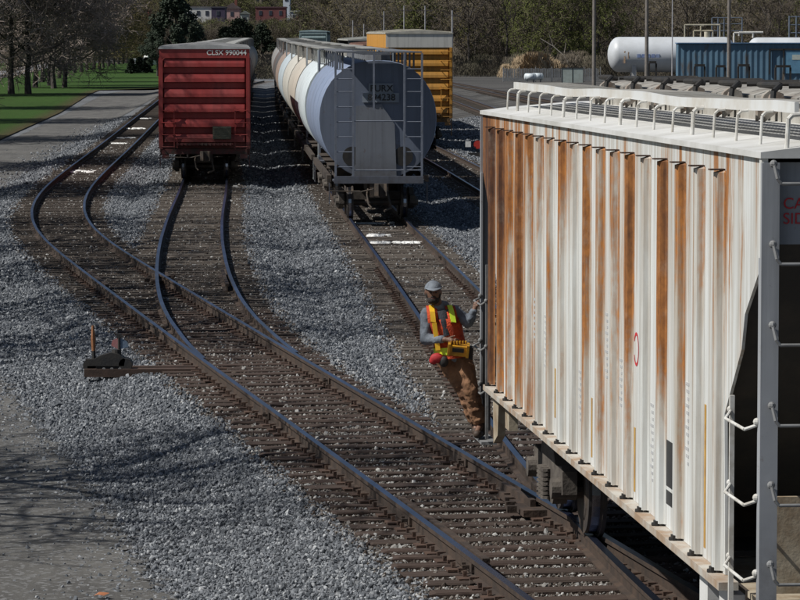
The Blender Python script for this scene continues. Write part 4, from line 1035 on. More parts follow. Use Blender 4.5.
ORD = 'first second third fourth fifth sixth seventh eighth ninth tenth eleventh twelfth thirteenth fourteenth fifteenth sixteenth seventeenth eighteenth nineteenth twentieth twenty-first twenty-second twenty-third twenty-fourth twenty-fifth twenty-sixth twenty-seventh twenty-eighth twenty-ninth thirtieth'.split()
for j in range(3):
    for n_, (px, _, o) in enumerate(sorted([e for e in EDGE if e[1] == j], key=lambda e: e[0])): o['label'] = kinds[j]+', '+ORD[n_]+' from left'
pb = MB(); q = [Vector((0,0,0)), Vector((-.5,0,1.5)), Vector((-1.6,0,3.2)), Vector((-3.2,0,4.6)), Vector((-5.2,0,5.8))]
for a_, b_, r_ in zip(q[:-1], q[1:], (.14,.12,.09,.06)): pb.cyl(a_, b_, r_, r_*.8, 6)
dt_ = empty('dead_tree', (0,0,0)); pb.build('trunk', pm('pale_dead_wood', (.42,.38,.33), (.3,.27,.24), 3, .8), dt_)
kb = MB(); kb.cyl(q[2], (-1.3,0,5.2), .05,.02,5); kb.cyl(q[3], (-3.9,0,6.6), .04,.015,5); kb.cyl(q[1], (.6,0,3.4), .05,.02,5); kb.build('branch', pm('pale_dead_branch', (.42,.38,.33), (.3,.27,.24), 3, .8), dt_)
putpx(dt_, 574, 520, 1, 0, 'pale dead tree leaning left in front of the wood', 'tree')
# masses: wood behind, brush, hillside wood
def clump_src(name, seed, H, R, col, n, ls, tw=0):
    rnd = random.Random(seed); K = MB()
    for i in range(n):
        a = rnd.uniform(0,6.283); z = H*rnd.random()**.9; r = R*math.sqrt(rnd.random())*(1-.55*(z/H)**2)
        p = Vector((r*math.cos(a), r*math.sin(a), z)); u = Vector((rnd.gauss(0,.35), rnd.gauss(0,.35), 1)).normalized()*ls*rnd.uniform(.5,1.2); w = u.orthogonal().normalized()*ls*(.12 if tw else .5)
        K.add([p-u, p-w, p+u, p+w], [(0,1,2,3)])
    return K.build(name, pm(name+'_col', col, tuple(k*.55 for k in col), .5, .95, 0, 0), None, fixn=False)
def mass(name, pts, sc, idx, objs, label, cat):
    pts = np.array(pts); n = len(pts); rot = np.zeros((n,3)); rot[:,2] = np.random.rand(n)*6.28
    return scatter(name, pts, sc, rot, idx, objs, label, cat)
def tree_src(i, lc, tc, lf):
    T, K, Lf = tree_meshes(60+i, H=15, spread=4.8, crown0=.1, limbs=11, levels=(4,4,3), leaf=lf, leafsize=.15, twig_r=.035)
    n0 = len(K.f); K.add(T.v, T.f, 0); K.add(Lf.v, Lf.f, 1); K.m = [0]*(len(K.f)-len(Lf.f))+[1]*len(Lf.f)
    return K.build('wood_source', [pm('mass_twigs', tc, tuple(k*.7 for k in tc), 1, .9, 0, 0), pm('mass_leaves', lc, tuple(k*.6 for k in lc), .3, .9, 0, 0)], None, fixn=False)
srcs = [tree_src(0, (.11,.12,.035), (.10,.08,.06), 2), tree_src(1, (.085,.068,.043), (.105,.087,.07), 1)]
P_, Sc, Ix = [], [], []
for i in range(520):
    D = rw.uniform(640, 860); px = rw.uniform(325, 830); X = (px-400)/FPX*D; P_.append((X, D, base_z(X, D))); s = rw.uniform(.75,1.25); Sc.append((s,s,s)); Ix.append(rw.choice((0,1)))
for i in range(900):
    px = rw.uniform(-40, 840); D = rw.uniform(1130 if 120 < px < 310 else 900, 1900); X = (px-400)/FPX*D; P_.append((X, D, base_z(X, D))); s = rw.uniform(.5,.95); Sc.append((s*1.3,s*1.3,s)); Ix.append(rw.choice((0,1)))
for i in range(330):
    px = rw.uniform(118, 335); D = rw.uniform(860, 1040); X = (px-400)/FPX*D; zb = base_z(X, D); hh = (CH+(52-rw.uniform(24, 31))/FPX*D-zb)/16; P_.append((X, D, zb)); Sc.append((max(.5,hh)*1.1,max(.5,hh)*1.1,hh)); Ix.append(rw.choice((0,1,1)))
mass('woods', P_, Sc, Ix, srcs, 'brown and olive mass of the wood and the wooded hillside beyond the yard', 'wood')
bs = [clump_src('brush_source', 1, 2.6, 2.2, (.12,.10,.075), 500, .3, 1), clump_src('brush_source', 2, 2.2, 2.4, (.10,.09,.06), 500, .25, 1)]
P_, Sc, Ix = [], [], []
for i in range(420):
    px = rw.uniform(300, 830); D = rw.uniform(515, 600) if px > 350 else rw.uniform(540, 620); X = (px-400)/FPX*D; P_.append((X, D, base_z(X, D))); s = rw.uniform(.6,1.4); Sc.append((s,s,s*rw.uniform(.8,1.4))); Ix.append(rw.choice((0,1)))
for i in range(320):
    px = rw.uniform(195, 330); D = rw.uniform(470, 900); X = (px-400)/FPX*D; P_.append((X, D, base_z(X, D))); s = rw.uniform(.8,1.5); Sc.append((s*1.5,s*1.5,s*rw.uniform(.7,1.1))); Ix.append(rw.choice((0,1)))
mass('undergrowth', P_, Sc, Ix, bs, 'low leafless brush along the foot of the wood and behind the trains', 'undergrowth')
rs = [clump_src('reed_source', 5, 2.3, 1.5, (.36,.27,.17), 700, .45, 1)]
P_, Sc = [], []
for i in range(46):
    px = rw.gauss(540, 13); D = rw.uniform(500, 515); X = (px-400)/FPX*D; P_.append((X, D, base_z(X, D)-.1)); s = rw.uniform(.9,1.45)*(1.15-.018*abs(px-535)); s = max(.5, s); Sc.append((s,s,s))
mass('reeds', P_, Sc, [0]*len(P_), rs, 'tan dry reeds in front of the wood', 'reeds')

# ------------------------------------------------------------------ poles
def pole(px, ybase_D, ytop_h, r, label, lamp=0, wood_=True):
    D = ybase_D; X = (px-400)/FPX*D
    root = empty('utility_pole' if not lamp else 'lamp_pole', (X, D, base_z(X, D)), 0, label, 'pole', 'poles around the yard')
    MB().cyl((0,0,0),(0,0,ytop_h),r,r*.75,10).build('shaft', pm('weathered_pole', (.20,.18,.165), (.13,.12,.11), 3, .9) if wood_ else pm('galvanised_pole', (.4,.4,.42), (.3,.3,.32), 3, .5), root)
    b = MB(); b.box(-1.2,1.2,-.06,.06,ytop_h-.8,ytop_h-.68)
    for x in (-1.1,-.5,.5,1.1): b.cyl((x,0,ytop_h-.68),(x,0,ytop_h-.5),.05,.04,6)
    b.build('cross_arm', BARK, root)
pole(593.5, 335, 13, .20, 'weathered pole left of the white tank, in front of the wood')
pole(646, 345, 13, .21, 'weathered wooden pole crossing in front of the white tank')
pole(671.5, 350, 12, .07, 'thin metal pole at the right part of the white tank', 0, False)
pole(728, 330, 13, .20, 'weathered pole in front of the blue shed')
pole(452, 480, 9.6, .13, 'pale pole just right of the orange boxcar', 0, False)
for px, D, h, t in ((353,720,11.5,'farthest left of the thin pale poles before the wood'),(364,700,10.8,'second from left of the thin pale poles before the wood'),(384,690,13.4,'third from left of the thin pale poles before the wood'),(404,680,14.5,'fourth from left of the thin pale poles before the wood'),(425,650,14.5,'thin pale pole before the wood, over the orange boxcar')):
    pole(px, 515 if D > 600 else D, h*.74, .10, t, 0, False)

# ------------------------------------------------------------------ tanks, shed, pipework, fence
def ztop(y, D): return CH-(y-YH)/FPX*D
def tank(px0, px1, y0, y1, D, label, mark):
    X0 = (px0-400)/FPX*D; X1 = (px1-400)/FPX*D; zt_, zb_ = ztop(y0, D), ztop(y1, D); R = (zt_-zb_)/2; zc = (zt_+zb_)/2
    g = base_z((X0+X1)/2, D)
    root = empty('storage_tank', ((X0+X1)/2, D, g), 0, label, 'tank', 'white storage tanks'); zc -= g; h = (X1-X0)/2
    secs = []
    prof = [(-h+R*(1-math.cos(t)*1)*.62, R*math.sin(t)) for t in [math.pi/2*k/6 for k in range(7)]]
    prof = [(-h+R*.62*(1-math.cos(math.pi/2*k/6)), max(.02, R*math.sin(math.pi/2*k/6))) for k in range(7)]
    prof += [(-x, r) for x, r in reversed(prof)]
    for x, r in prof: secs.append([(x, r*math.cos(2*math.pi*k/28), zc+r*math.sin(2*math.pi*k/28)) for k in range(28)])
    MB().loft(secs).build('shell', pm('white_tank_paint', (.55,.58,.62), (.45,.47,.49), .35, .45, 0, 0), root, True)
    b = MB()
    for x in (-h*.6, h*.6): b.prism([(-R*.8,0),(R*.8,0),(R*.8,zc-R*.5),(0,zc-R*.9),(-R*.8,zc-R*.5)], 0, x-.25, x+.25)
    b.build('saddle', pm('tank_saddle', (.5,.5,.5), (.4,.4,.4), 1, .7), root)
    b = MB(); b.cyl((h*.55,0,zc+R*.95),(h*.55,0,zc+R+.6),.35,.35,12); b.tube([(h*.2,0,zc+R),(h*.2,0,zc+R+1.4),(h*.75,0,zc+R+1.4),(h*.75,0,zc+R*.9)],.08,8)
    b.build('fitting', pm('tan_pipe_paint', (.45,.42,.34), (.3,.28,.2), 2, .6), root)
    if mark:
        b = MB()
        for k in range(5): b.box(-h*.56+k*.55, -h*.56+k*.55+.4, -R-.03, -R+.12, zc-.35, zc+.05)
        b.build('faded_mark', pm('faded_blue_mark', (.16,.22,.42), (.3,.36,.5), 3, .6), root)
        b = MB(); b.box(-h*.76,-h*.74,-R*.99,-R*.9,zc-1.0,zc+.4); b.box(-h*.70,-h*.69,-R-.01,-R*.9,zc-.5,zc+.3); b.build('rust_streak', pm('rust_streak', (.4,.22,.1), (.5,.4,.3), 3, .8), root)
    return root
tank(607, 735, 37, 72, 395, 'long white cylindrical tank with faded blue mark and rounded end, left of the blue shed', True)
tank(745, 880, 37.5, 72, 405, 'white cylindrical tank behind the blue shed at the right edge', False)
def blue_shed():
    D = 365; x0, x1 = (677.5-400)/FPX*D, (860-400)/FPX*D; X = (x0+x1)/2; g = base_z(X, D); H_ = ztop(43.5, D)-g; w = (x1-x0)/2
    root = empty('metal_shed', (X, D, g), 0, 'long blue corrugated metal shed with rust stains in front of the white tanks', 'shed')
    b = MB(); n = int(2*w/.3); prof = []
    for k in range(n+1):
        x = -w+2*w*k/n; prof.append((x, -.0 if k % 2 else -.07))
    b.loft([[(x, y, z) for x, y in prof]+[(w, 3, z), (-w, 3, z)] for z in (0, H_)])
    m = NT('blue_corrugated'); st = m.noise(m.coord((1.1,1,.25)), 1, 5, .65); hz = m.noise(m.coord((.12,.3,.3)), 1.4, 3)
    c = m.mix(m.ramp(hz, .3, .7), (.06,.125,.19), (.09,.175,.255)); c = m.mix(m.ramp(st, .55, .68), c, (.09,.075,.06)); m.fin(c, .6); b.build('wall', m.mat, root)
    MB().box(-w-.1,w+.1,-.25,3.1,H_+.002,H_+.09).build('roof', pm('blue_trim', (.12,.23,.42), (.08,.16,.28), 2, .6), root)
    f = MB(); cx = (777-400)/FPX*D-X
    for xx in (cx-.9, cx+.6, cx+3.2): f.box(xx-.06,xx+.06,-.22,-.10,H_-3.3,H_-.6)
    f.box(cx-.9,cx+3.2,-.22,-.10,H_-.72,H_-.55); f.build('door_frame', M['black'], root)
    MB().box(cx+.75,cx+3.1,-.16,-.09,H_-3.2,H_-.75).build('door', pm('blue_door', (.12,.28,.42), (.1,.22,.34), 2, .6), root)
    MB().box(cx+1.5,cx+2.7,-.18,-.165,H_-1.75,H_-1.2).build('sign', pm('pale_sign', (.5,.55,.5), (.4,.45,.42), 5, .6), root)
    for px in (691, 718, 741, 776):
        q = MB(); xx = (px-400)/FPX*(D-6)-X
        q.box(xx-.7,xx+.7,-2.2,-1.2,3.0,3.2)
        for sx in (-.6,.6): q.box(xx+sx-.05,xx+sx+.05,-2.0,-1.9,0,3.0)
    return root
blue_shed()
def loading_stand(px, D, ya, yb, wpx, label):
    X = (px-400)/FPX*D; g = base_z(X, D); zt_ = ztop(ya, D)-g; w = wpx/FPX*D/2
    root = empty('loading_stand', (X, D, g), 0, label, 'stand', 'black stands in front of the blue shed')
    MB().box(-w,w,-.4,.4,zt_-.25,zt_).build('top', M['black'], root)
    for sx in (-1,1): MB().box(sx*w-.08,sx*w+.08,-.3,.3,0,zt_-.25).build('leg', M['black'], root)
for i, (px, ya, wp, t) in enumerate(((652,61,7,'small black stand by the end of the white tank'),(699,64,10,'black stand before the left end of the blue shed'),(720,65,9,'second black stand from the left before the blue shed'),(743,64,11,'black stand right of the pole before the blue shed'),(782,65,15,'widest black stand, before the blue shed door'))):
    loading_stand(px, 350, ya, 80, wp, t)
def pipework():
    D = 410
    def P(px, y, dd=0): X = (px-400)/FPX*D; return (X, D+dd, ztop(y, D))
    root = empty('pipework', ((700-400)/FPX*D, D, -.4), 0, 'tangle of grey and white pipes standing above the tanks', 'pipework'); off = Vector(root.location)
    def rel(ps): return [Vector(p)-off for p in ps]
    b = MB()
    for ps in ([P(733,70),P(733,33),P(752,33),P(752,38)], [P(738,36),P(738,32.5),P(762,32.5)]): b.tube(rel(ps), .13, 8)
    b.build('white_pipe', M['white_pipe'], root)
    b = MB()
    for ps in ([P(693,70),P(693,31),P(712,31),P(712,44)], [P(700,44),P(700,26),P(703,26)]): b.tube(rel(ps), .12, 8)
    b.build('tan_pipe', pm('tan_pipe', (.42,.38,.28), (.3,.27,.2), 2, .6), root)
    b = MB()
    for x in (711,717,723,729,741): b.tube(rel([P(x,70),P(x,18)]), .08, 6)
    for y in (18,24,31): b.tube(rel([P(711,y),P(741,y)]), .06, 6)
    for x in (788,795): b.tube(rel([P(x,70),P(x,16)]), .1, 6)
    for y in (17,25,33): b.tube(rel([P(788,y),P(800,y)]), .07, 6)
    b.build('rack', pm('blue_grey_rack', (.12,.15,.2), (.08,.1,.13), 2, .7), root)
pipework()
def fence():
    D = 430; x0, x1 = (503-400)/FPX*D, (600-400)/FPX*D
    root = empty('fence', ((x0+x1)/2, D, base_z(x0, D)), 0, 'low grey slatted fence between the yard and the wood', 'fence'); w = (x1-x0)/2
    b = MB()
    for k in range(int(2*w/.22)): x = -w+k*.22; b.box(x,x+.16,-.02,.02,.1,1.7+.04*math.sin(k*1.7))
    b.build('slat_panel', pm('grey_fence', (.20,.21,.22), (.14,.145,.15), 2, .8), root)
    for k in range(7): x = -w+2*w*k/6; MB().cyl((x,.08,0),(x,.08,1.9),.06,.06,6).build('post', M['grey_post'], root)
fence()
def small_tank(px, D, label):
    X = (px-400)/FPX*D; root = empty('small_tank', (X, D, base_z(X, D)), 0, label, 'tank', 'small white tanks by the fence')
    MB().cyl((-.55,0,.75),(.55,0,.75),.42,.42,14).ball((-.55,0,.75),.42,12,8,(.5,1,1)).ball((.55,0,.75),.42,12,8,(.5,1,1)).build('shell', pm('small_tank_paint', (.6,.66,.7), (.5,.55,.58), 1, .5), root, True)
    for s in (-.5,.5): MB().box(s*.8-.08,s*.8+.08,-.25,.25,0,.45).build('leg', M['grey_post'], root)
small_tank(530, 415, 'small white horizontal tank left of the cabinet, before the reeds'); small_tank(537, 421, 'small white horizontal tank half hidden behind another one')
def cabinet():
    D = 420; X = (572-400)/FPX*D; root = empty('equipment_cabinet', (X, D, base_z(X, D)), 0, 'pale green equipment cabinet with dark frame beside the fence', 'cabinet')
    MB().box(-1.3,1.3,-.4,.4,0,1.75).build('body', pm('pale_green_paint', (.36,.42,.40), (.3,.34,.32), 2, .6), root)
    b = MB(); b.box(-1.35,1.35,-.45,.45,1.76,1.86); b.box(-.04,.04,-.43,-.402,0,1.75); b.box(-1.34,-1.28,-.43,-.402,0,1.75); b.box(1.28,1.34,-.43,-.402,0,1.75); b.build('frame', M['black'], root)
cabinet()

# ------------------------------------------------------------------ buildings on the hill
def building(px0, px1, y0, D, col, label, roof='flat', rc=(.1,.1,.1), storeys=2, wincol=(.03,.035,.05), depth=12, chimney=False, nwin=None):
    x0, x1 = (px0-400)/FPX*D, (px1-400)/FPX*D; X = (x0+x1)/2; g = base_z(X, D)-1; H_ = ztop(y0, D)-g; w = (x1-x0)/2
    root = empty('building', (X, D, g), 0, label, 'building', 'buildings on the hillside')
    eave = H_ if roof == 'flat' else H_-min(2.2, w*.8)
    MB().box(-w,w,0,depth,0,eave).build('wall', pm('facade', col, tuple(k*.8 for k in col), .3, .85, 0, .1), root)
    b = MB()
    if roof == 'flat': b.box(-w-.2,w+.2,-.2,depth+.2,eave+.002,eave+.35)
    else: b.prism([(-w-.3,eave+.002),(w+.3,eave+.002),(0,H_)], 1, -.3, depth+.3)
    ro = b.build('roof', pm('roofing', rc, tuple(k*.7 for k in rc), .4, .85), root)
    if chimney: MB().box(w*.3,w*.3+.8,3,3.8,eave,H_+1.2).build('chimney', pm('brick_chimney', (.2,.07,.05), (.15,.06,.05), 2, .9), ro)
    wm = pm('dark_window', wincol, tuple(k*1.5 for k in wincol), 1, .3, 0, 0)
    n = nwin or max(1, int(2*w/2.6))
    for s in range(storeys):
        for k in range(n):
            x = -w+2*w*(k+.5)/n; z = eave-1.7-s*3.1
            if z > .5: f = MB().box(x-.52,x+.52,-.09,-.002,z-.75,z+.75).build('window', M['grey_post'], root); MB().box(x-.45,x+.45,-.13,-.092,z-.68,z+.68).build('pane', wm, f)
    return root
building(186, 212, 8, 1080, (.62,.62,.60), 'large white flat roofed building on the hill, above the dark evergreens', rc=(.15,.15,.16), storeys=1)
building(212, 225.5, 8, 1075, (.055,.045,.085), 'dark blue purple building joined to the right of the white one', rc=(.06,.06,.08), storeys=2)
building(225, 240, 3, 1120, (.46,.30,.28), 'pink gabled house on the hill right of the dark blue building', 'gable', (.12,.09,.09), 2, chimney=True)
building(235, 262, -6, 1200, (.26,.22,.17), 'tan brick building rising behind the pink house', rc=(.12,.11,.1), storeys=2)
building(241, 249, 11, 1090, (.50,.55,.48), 'small pale green house below the tan brick building', 'gable', (.2,.22,.2), 1)
building(256, 286, 8, 1100, (.17,.06,.06), 'long dark red brick building right of the pale house', rc=(.10,.05,.06), storeys=2)
building(283.5, 290, -6, 1130, (.62,.68,.75), 'narrow pale blue tower behind the red brick building', rc=(.4,.45,.5), storeys=1)
building(290, 300, 12, 1095, (.40,.42,.44), 'small pale shop right of the red brick building', rc=(.5,.5,.5), storeys=1)
building(292, 306, 16, 1060, (.25,.05,.05), 'low red roofed building at the right end of the hillside town', 'gable', (.25,.05,.05), 1)
building(133, 150, 10, 1100, (.25,.08,.07), 'brick house with white windows above the far end of the tree row', rc=(.10,.07,.07), storeys=1)
building(118, 131, 14, 1090, (.2,.12,.11), 'brown brick house left of the one above the far tree row', 'gable', (.10,.08,.08), 1)
# white van and car on the far street
def vehicle(px, y, D, label, col=(.65,.66,.66), Lc=5.2, Hc=2.2, cat='van', name='parked_van'):
    X = (px-400)/FPX*D; root = empty(name, (X, D, base_z(X, D)+.15), .5, label, cat)
    w = .95; pr = [(-Lc/2,.35),(Lc/2,.35),(Lc/2,1.0),(Lc/2-.9,1.15),(Lc/2-1.5,Hc),(-Lc/2+.1,Hc),(-Lc/2,.9)]
    MB().prism(pr, 1, -w, w).build('body', pm('vehicle_paint', col, tuple(k*.9 for k in col), 1, .35, 0, 0), root)
    g = MB(); g.prism([(Lc/2-1.02,1.18),(Lc/2-1.52,Hc-.12),(-Lc/2+.4,Hc-.12),(-Lc/2+.4,1.25)], 1, -w-.01, w+.01); g.build('window', pm('vehicle_glass', (.02,.025,.03), (.02,.02,.02), 1, .1, 0, 0), root)
    for sx in (-Lc*.3, Lc*.3):
        for sy in (-w+.05, w-.05): MB().cyl((sx,sy-.1,.34),(sx,sy+.1,.34),.34,.34,14).build('wheel', M['black'], root)
vehicle(157.5, 57, 700, 'white van parked at the far end of the grass beside the red boxcar')
vehicle(144, 57, 720, 'pale parked car among the small conifers', (.45,.47,.5), 4.4, 1.5, 'car', 'parked_car')
def marker_post(px, D):
    X = (px-400)/FPX*D; root = empty('marker_post', (X, D, base_z(X, D)+.02), 0, 'short pale post on the grass between tree trunks', 'post')
    MB().cyl((0,0,0),(0,0,.9),.16,.16,8).build('shaft', M['whitepaint'], root); MB().ball((0,0,.95),.2).build('cap', M['yellowpaint'], root)
marker_post(38, 400)
# ------------------------------------------------------------------ the man on the ladder
def solid(name, parts, mat, parent, voxel=.009, smooth=6, noise=0.0):
    b = MB()
    for p in parts:
        if len(p) == 3: b.ball(p[0], 1.0, 14, 10, p[1] if isinstance(p[1], tuple) else (p[1],)*3)
        else:
            a, r0, c, r1 = p; a = Vector(a); c = Vector(c); n = max(2, int((c-a).length/.02))
            for i in range(n+1): t = i/n; b.ball(a.lerp(c, t), r0+(r1-r0)*t, 12, 8)
    o = b.build(name, mat, None)
    md = o.modifiers.new('r', 'REMESH'); md.mode = 'VOXEL'; md.voxel_size = voxel
    if noise:
        tx = bpy.data.textures.new(name, 'CLOUDS'); tx.noise_scale = .055
        d_ = o.modifiers.new('d', 'DISPLACE'); d_.texture = tx; d_.strength = noise; d_.mid_level = .5; d_.texture_coords = 'LOCAL'
    sm = o.modifiers.new('s', 'SMOOTH'); sm.iterations = smooth; sm.factor = .5
    me = bpy.data.meshes.new_from_object(o.evaluated_get(bpy.context.evaluated_depsgraph_get())); me.name = name
    bpy.data.objects.remove(o)
    for p in me.polygons: p.use_smooth = True
    q = bpy.data.objects.new(name, me); C.objects.link(q); q.parent = parent; return q
def person():
    OX, OY, OZ = .84, 35.24, .60
    root = empty('person', (OX, OY, OZ), 0, 'man in grey cap and orange safety vest hanging off the ladder of the rusty hopper', 'person')
    V = lambda x, y, z: (x-OX, y, z-OZ)          # world X, depth offset, world height
    skin = pm('brown_skin', (.16,.085,.055), (.12,.06,.04), 5, .6, 0, 0)
    hood = pm('grey_hoodie', (.16,.185,.22), (.10,.115,.14), 9, .9, 0, .3)
    pants = pm('brown_canvas', (.24,.125,.065), (.15,.075,.04), 7, .9, 0, .4)
    hip = V(.56,0,1.47); hl = V(.645,.0,1.44); hr = V(.475,.0,1.43); chest = V(.455,0,1.80); neck = V(.385,-.01,1.985); head = V(.345,-.04,2.115)
    sr = V(.285,0,1.875); er = V(.265,-.06,1.625); wr = V(.475,-.20,1.635); sl = V(.575,0,1.90); el = V(.705,-.04,1.80); wl = V(.775,-.03,1.935); gl = (-.035,-.02,1.415)
    kn1 = V(.735,-.10,1.09); an1 = V(.845,-.03,.74); kn2 = V(.68,-.02,1.07); an2 = V(.80,.06,.76)
    fl = []
    def hand(w, palm, dirs, thumb):
        fl.append((w, .026, palm, .030)); 
        for i, (a, b_) in enumerate(dirs): fl.append((palm, .013, a, .0105)); fl.append((a, .0105, b_, .009))
        fl.append((w, .014, thumb[0], .012)); fl.append((thumb[0], .012, thumb[1], .0095))
    pr_ = V(.535,-.225,1.625)
    hand(wr, pr_, [(V(.575,-.245,1.645-.016*i), V(.605,-.225,1.635-.02*i)) for i in range(4)], (V(.53,-.235,1.665), V(.565,-.24,1.675)))
    pl_ = V(.79,-.02,1.985)
    hand(wl, pl_, [(V(.812,-.045+.02*i,2.018), V(.836,-.045+.02*i,1.992)) for i in range(4)], (V(.80,-.055,1.975), V(.822,-.055,1.982)))
    body = [(neck, .058, head, .06), (head, (.078,.098,.118), 0), ((head[0],head[1]-.02,head[2]-.055), (.058,.075,.06), 0),
        ((head[0]-.003,head[1]-.10,head[2]-.012), (.014,.02,.022), 0), ((head[0],head[1]-.088,head[2]+.018), (.055,.016,.012), 0), ((head[0]-.079,head[1]+.01,head[2]-.005), (.012,.02,.03), 0), ((head[0]+.079,head[1]+.01,head[2]-.005), (.012,.02,.03), 0),
        (chest, .12, hip, .11), (chest, .09, sr, .055), (chest, .09, sl, .055), (sr, .05, er, .04), (er, .04, wr, .028), (sl, .05, el, .04), (el, .04, wl, .028),
        (hl, .09, kn1, .055), (kn1, .055, an1, .04), (hr, .09, kn2, .055), (kn2, .055, an2, .04), (an1, .04, V(.80,-.15,.665), .03), (an2, .04, V(.79,-.02,.68), .03)]+fl
    bo = solid('body', body, skin, root, .0055, 3)
    for sx in (-.028, .028):
        MB().ball((head[0]+sx, head[1]-.092, head[2]+.002), .010, 10, 8).build('eye', pm('dark_eye', (.03,.02,.02), (.02,.02,.02), 3, .3, 0, 0), bo, True)
    MB().ball((head[0], head[1]-.096, head[2]-.058), 1, 10, 6, (.024,.008,.006)).build('mouth', pm('lips', (.16,.06,.05), None, 3, .5, 0, 0), bo, True)
    solid('beard', [((head[0],head[1]-.035,head[2]-.080), (.066,.072,.048), 0), ((head[0]-.058,head[1]-.01,head[2]-.03), (.022,.045,.04), 0), ((head[0]+.058,head[1]-.01,head[2]-.03), (.022,.045,.04), 0), ((head[0],head[1]-.094,head[2]-.043), (.032,.014,.008), 0)], pm('dark_beard', (.018,.014,.012), (.03,.022,.02), 30, .9, 0, .5), root, .006, 2)
    solid('hair', [((head[0],head[1]+.02,head[2]+.01), (.083,.092,.09), 0)], M['black'], root, .008, 2)
    cap = MB(); n = 20; secs = []
    for i in range(7):
        t = math.pi/2*i/6; secs.append([(head[0]+.090*math.cos(t)*math.cos(2*math.pi*k/n), head[1]+.002+.108*math.cos(t)*math.sin(2*math.pi*k/n), head[2]+.035+.085*math.sin(t)) for k in range(n)])
    cap.loft(secs, caps=False)
    br = [(head[0]+.082*math.sin(a)*1.0, head[1]-.09-.085*math.cos(a), head[2]+.035-.012*math.cos(a)+.012*abs(math.sin(a))) for a in [math.pi*(k/10-.5) for k in range(11)]]
    bi = [(head[0]+.083*math.sin(a), head[1]-.055-.02*math.cos(a), head[2]+.042) for a in [math.pi*(k/10-.5) for k in range(11)]]
    cap.loft([br, bi, [(x, y, z+.007) for x, y, z in bi], [(x, y, z+.007) for x, y, z in br], br], close=False, caps=False)
    cap.ball((head[0], head[1], head[2]+.121), .009, 8, 6)
    cap.build('cap', pm('faded_grey_cap', (.21,.24,.28), (.15,.17,.20), 12, .85, 0, .2), root, True)
    h = [(chest, (.165,.12,.14), 0), (chest, .135, hip, .125), (V(.40,0,1.945), (.11,.085,.06), 0), (V(.42,.03,1.97), (.10,.08,.055), 0), (chest, .11, sr, .078), (chest, .11, sl, .078), (sr, .076, er, .062), (er, .062, V(.43,-.17,1.632), .044), (sl, .072, el, .060), (el, .060, V(.765,-.03,1.905), .043), (hip, (.15,.13,.07), 0)]
    solid('hoodie', h, hood, root, .010, 3, .028)
    p = [(hip, (.155,.125,.10), 0), (hl, .115, kn1, .085), (kn1, .085, V(.82,-.05,.80), .080), (hr, .115, kn2, .085), (kn2, .085, V(.775,.03,.80), .078), (V(.825,-.05,.80), (.085,.09,.045), 0), (V(.79,-.075,.90), (.088,.085,.04), 0), (V(.765,-.085,.985), (.088,.09,.035), 0)]
    solid('trousers', p, pants, root, .010, 3, .045)
    bt = pm('worn_boot', (.05,.032,.022), (.03,.02,.015), 9, .7, 0, .2)
    for a_, t_ in ((an1, V(.80,-.17,.645)), (an2, V(.79,-.03,.655))):
        solid('boot', [(a_, .055, (a_[0], a_[1], a_[2]-.08), .055), ((a_[0], a_[1]+.02, t_[2]-.0), .045, t_, .045)], bt, root, .009, 3)
    # vest: shell round the torso with straps
    vest = pm('orange_vest', (.52,.065,.015), (.30,.03,.012), 9, .85, 0, .6)
    lime = pm('lime_tape', (.55,.75,.03), (.45,.62,.03), 5, .5, 0, 0); yel = pm('yellow_tape', (.80,.50,.03), (.7,.4,.02), 5, .5, 0, 0)
    def ringv(c, rx, ry, k=1.0, n=28): return [(c[0]+rx*k*math.cos(2*math.pi*i/n), c[1]+ry*k*math.sin(2*math.pi*i/n), c[2]+.02*math.cos(2*math.pi*i/n)) for i in range(n)]
    v = MB(); lv = [(V(.545,0,1.43),.175,.158),(V(.53,0,1.52),.170,.155),(V(.50,0,1.64),.165,.155),(V(.47,0,1.75),.175,.158),(V(.45,0,1.84),.182,.150)]
    v.loft([ringv(c, a, b_) for c, a, b_ in lv]+[ringv(c, a, b_, .96) for c, a, b_ in reversed(lv)], caps=False)
    def strap(x0, x1, w, mb):
        ps = [V(x0,-.160,1.80), V(x0+(x1-x0)*.5,-.125,1.90), V(x1,-.05,1.962), V(x1,.06,1.955), V(x1,.14,1.85)]
        mb.loft([[(q[0]-w, q[1], q[2]), (q[0]+w, q[1], q[2]), (q[0]+w, q[1]+.004, q[2]+.012), (q[0]-w, q[1]-.004, q[2]+.012)] for q in ps])
    strap(.345,.325,.055,v); strap(.555,.515,.050,v)
    vo = v.build('vest', vest, root, True)
    q = MB(); c, a, b_ = V(.54,0,1.475), .180, .163; q.loft([ringv(c, a, b_), ringv((c[0]-.018, c[1], c[2]+.075), a, b_)], caps=False); q.build('waist_tape', lime, vo, True)
    q = MB(); strap(.345,.325,.026,q); o = q.build('shoulder_tape', yel, vo); o.location = (0,-.006,.008)
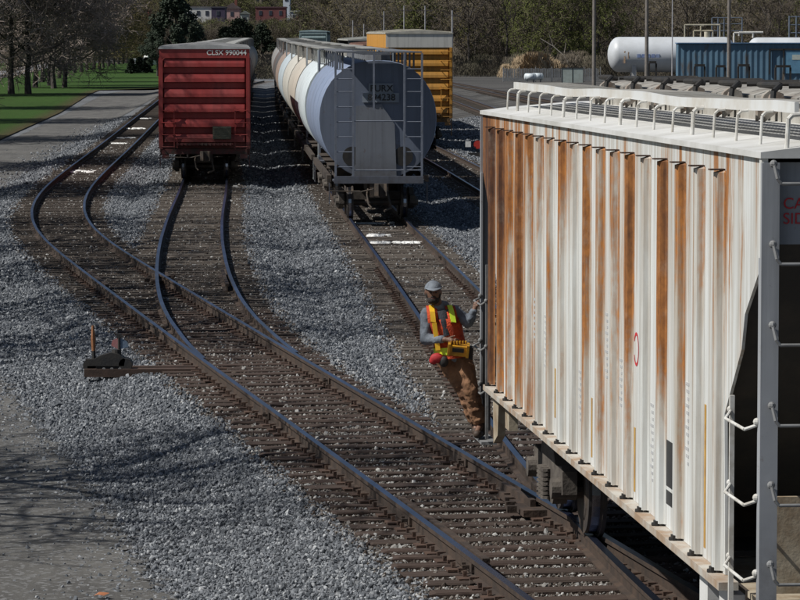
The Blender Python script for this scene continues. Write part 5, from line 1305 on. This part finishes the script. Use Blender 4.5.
    q = MB(); strap(.555,.515,.026,q); o = q.build('shoulder_tape', lime, vo); o.location = (0,-.006,.008)
    q = MB(); q.obox(V(.375,-.165,1.66), (.045,.01,.28), (0,-.14,0)); q.obox(V(.375,-.162,1.66), (.05,.006,.29), (0,-.14,0)); q.build('front_tape', yel, vo)
    q = MB(); q.loft([ringv(V(.485,-.004,1.67), .10, .1585), ringv(V(.45,-.004,1.82), .105, .152), ringv(V(.435,-.03,1.93), .10, .10)], caps=False); q.build('shirt_front', pm('dark_shirt', (.03,.035,.045), (.05,.055,.065), 8, .9, 0, .3), vo)
    # radio control box on the belly, with pouch
    cb = MB(); cb.obox(V(.60,-.235,1.53), (.205,.10,.105), (.25,.1,.0)); 
    for k in range(6): cb.cyl(V(.53+.03*k,-.255,1.59), V(.53+.03*k,-.262,1.625), .010, .010, 8)
    cb.obox(V(.505,-.25,1.545), (.025,.115,.13), (.25,.1,0)); cb.obox(V(.70,-.25,1.525), (.025,.115,.13), (.25,.1,0))
    cbo = cb.build('control_box', pm('yellow_case', (.50,.26,.015), (.25,.12,.015), 9, .5, 0, 0), root)
    q = MB(); q.obox(V(.60,-.289,1.53), (.12,.006,.045), (.25,.1,0)); q.obox(V(.73,-.22,1.50), (.05,.07,.13), (.2,.1,0)); q.build('control_panel', M['black'], cbo)
    solid('pouch', [(V(.385,-.13,1.435), (.075,.05,.055), 0), (V(.345,-.12,1.41), (.045,.04,.045), 0)], pm('red_pouch', (.42,.025,.03), (.3,.02,.02), 5, .7), root, .009, 3)
    solid('holster', [(V(.455,-.145,1.40), (.05,.04,.06), 0)], M['black'], root, .009, 3)
    return root
person()

# fallen leaf in the foreground
X, Y = gnd(101, 597, -.38); b = MB(); b.add([(-.07,0,0),(-.03,-.04,.02),(.03,-.05,.01),(.08,-.01,.03),(.04,.04,.02),(-.02,.05,.03)], [(0,1,2,3,4,5)])
o = b.build('fallen_leaf', pm('dry_leaf', (.35,.13,.05), (.25,.09,.04), 20, .8)); o.location = (X, Y, -.37); tag(o, 'dry orange leaf lying on the gravel road at the bottom', 'leaf')
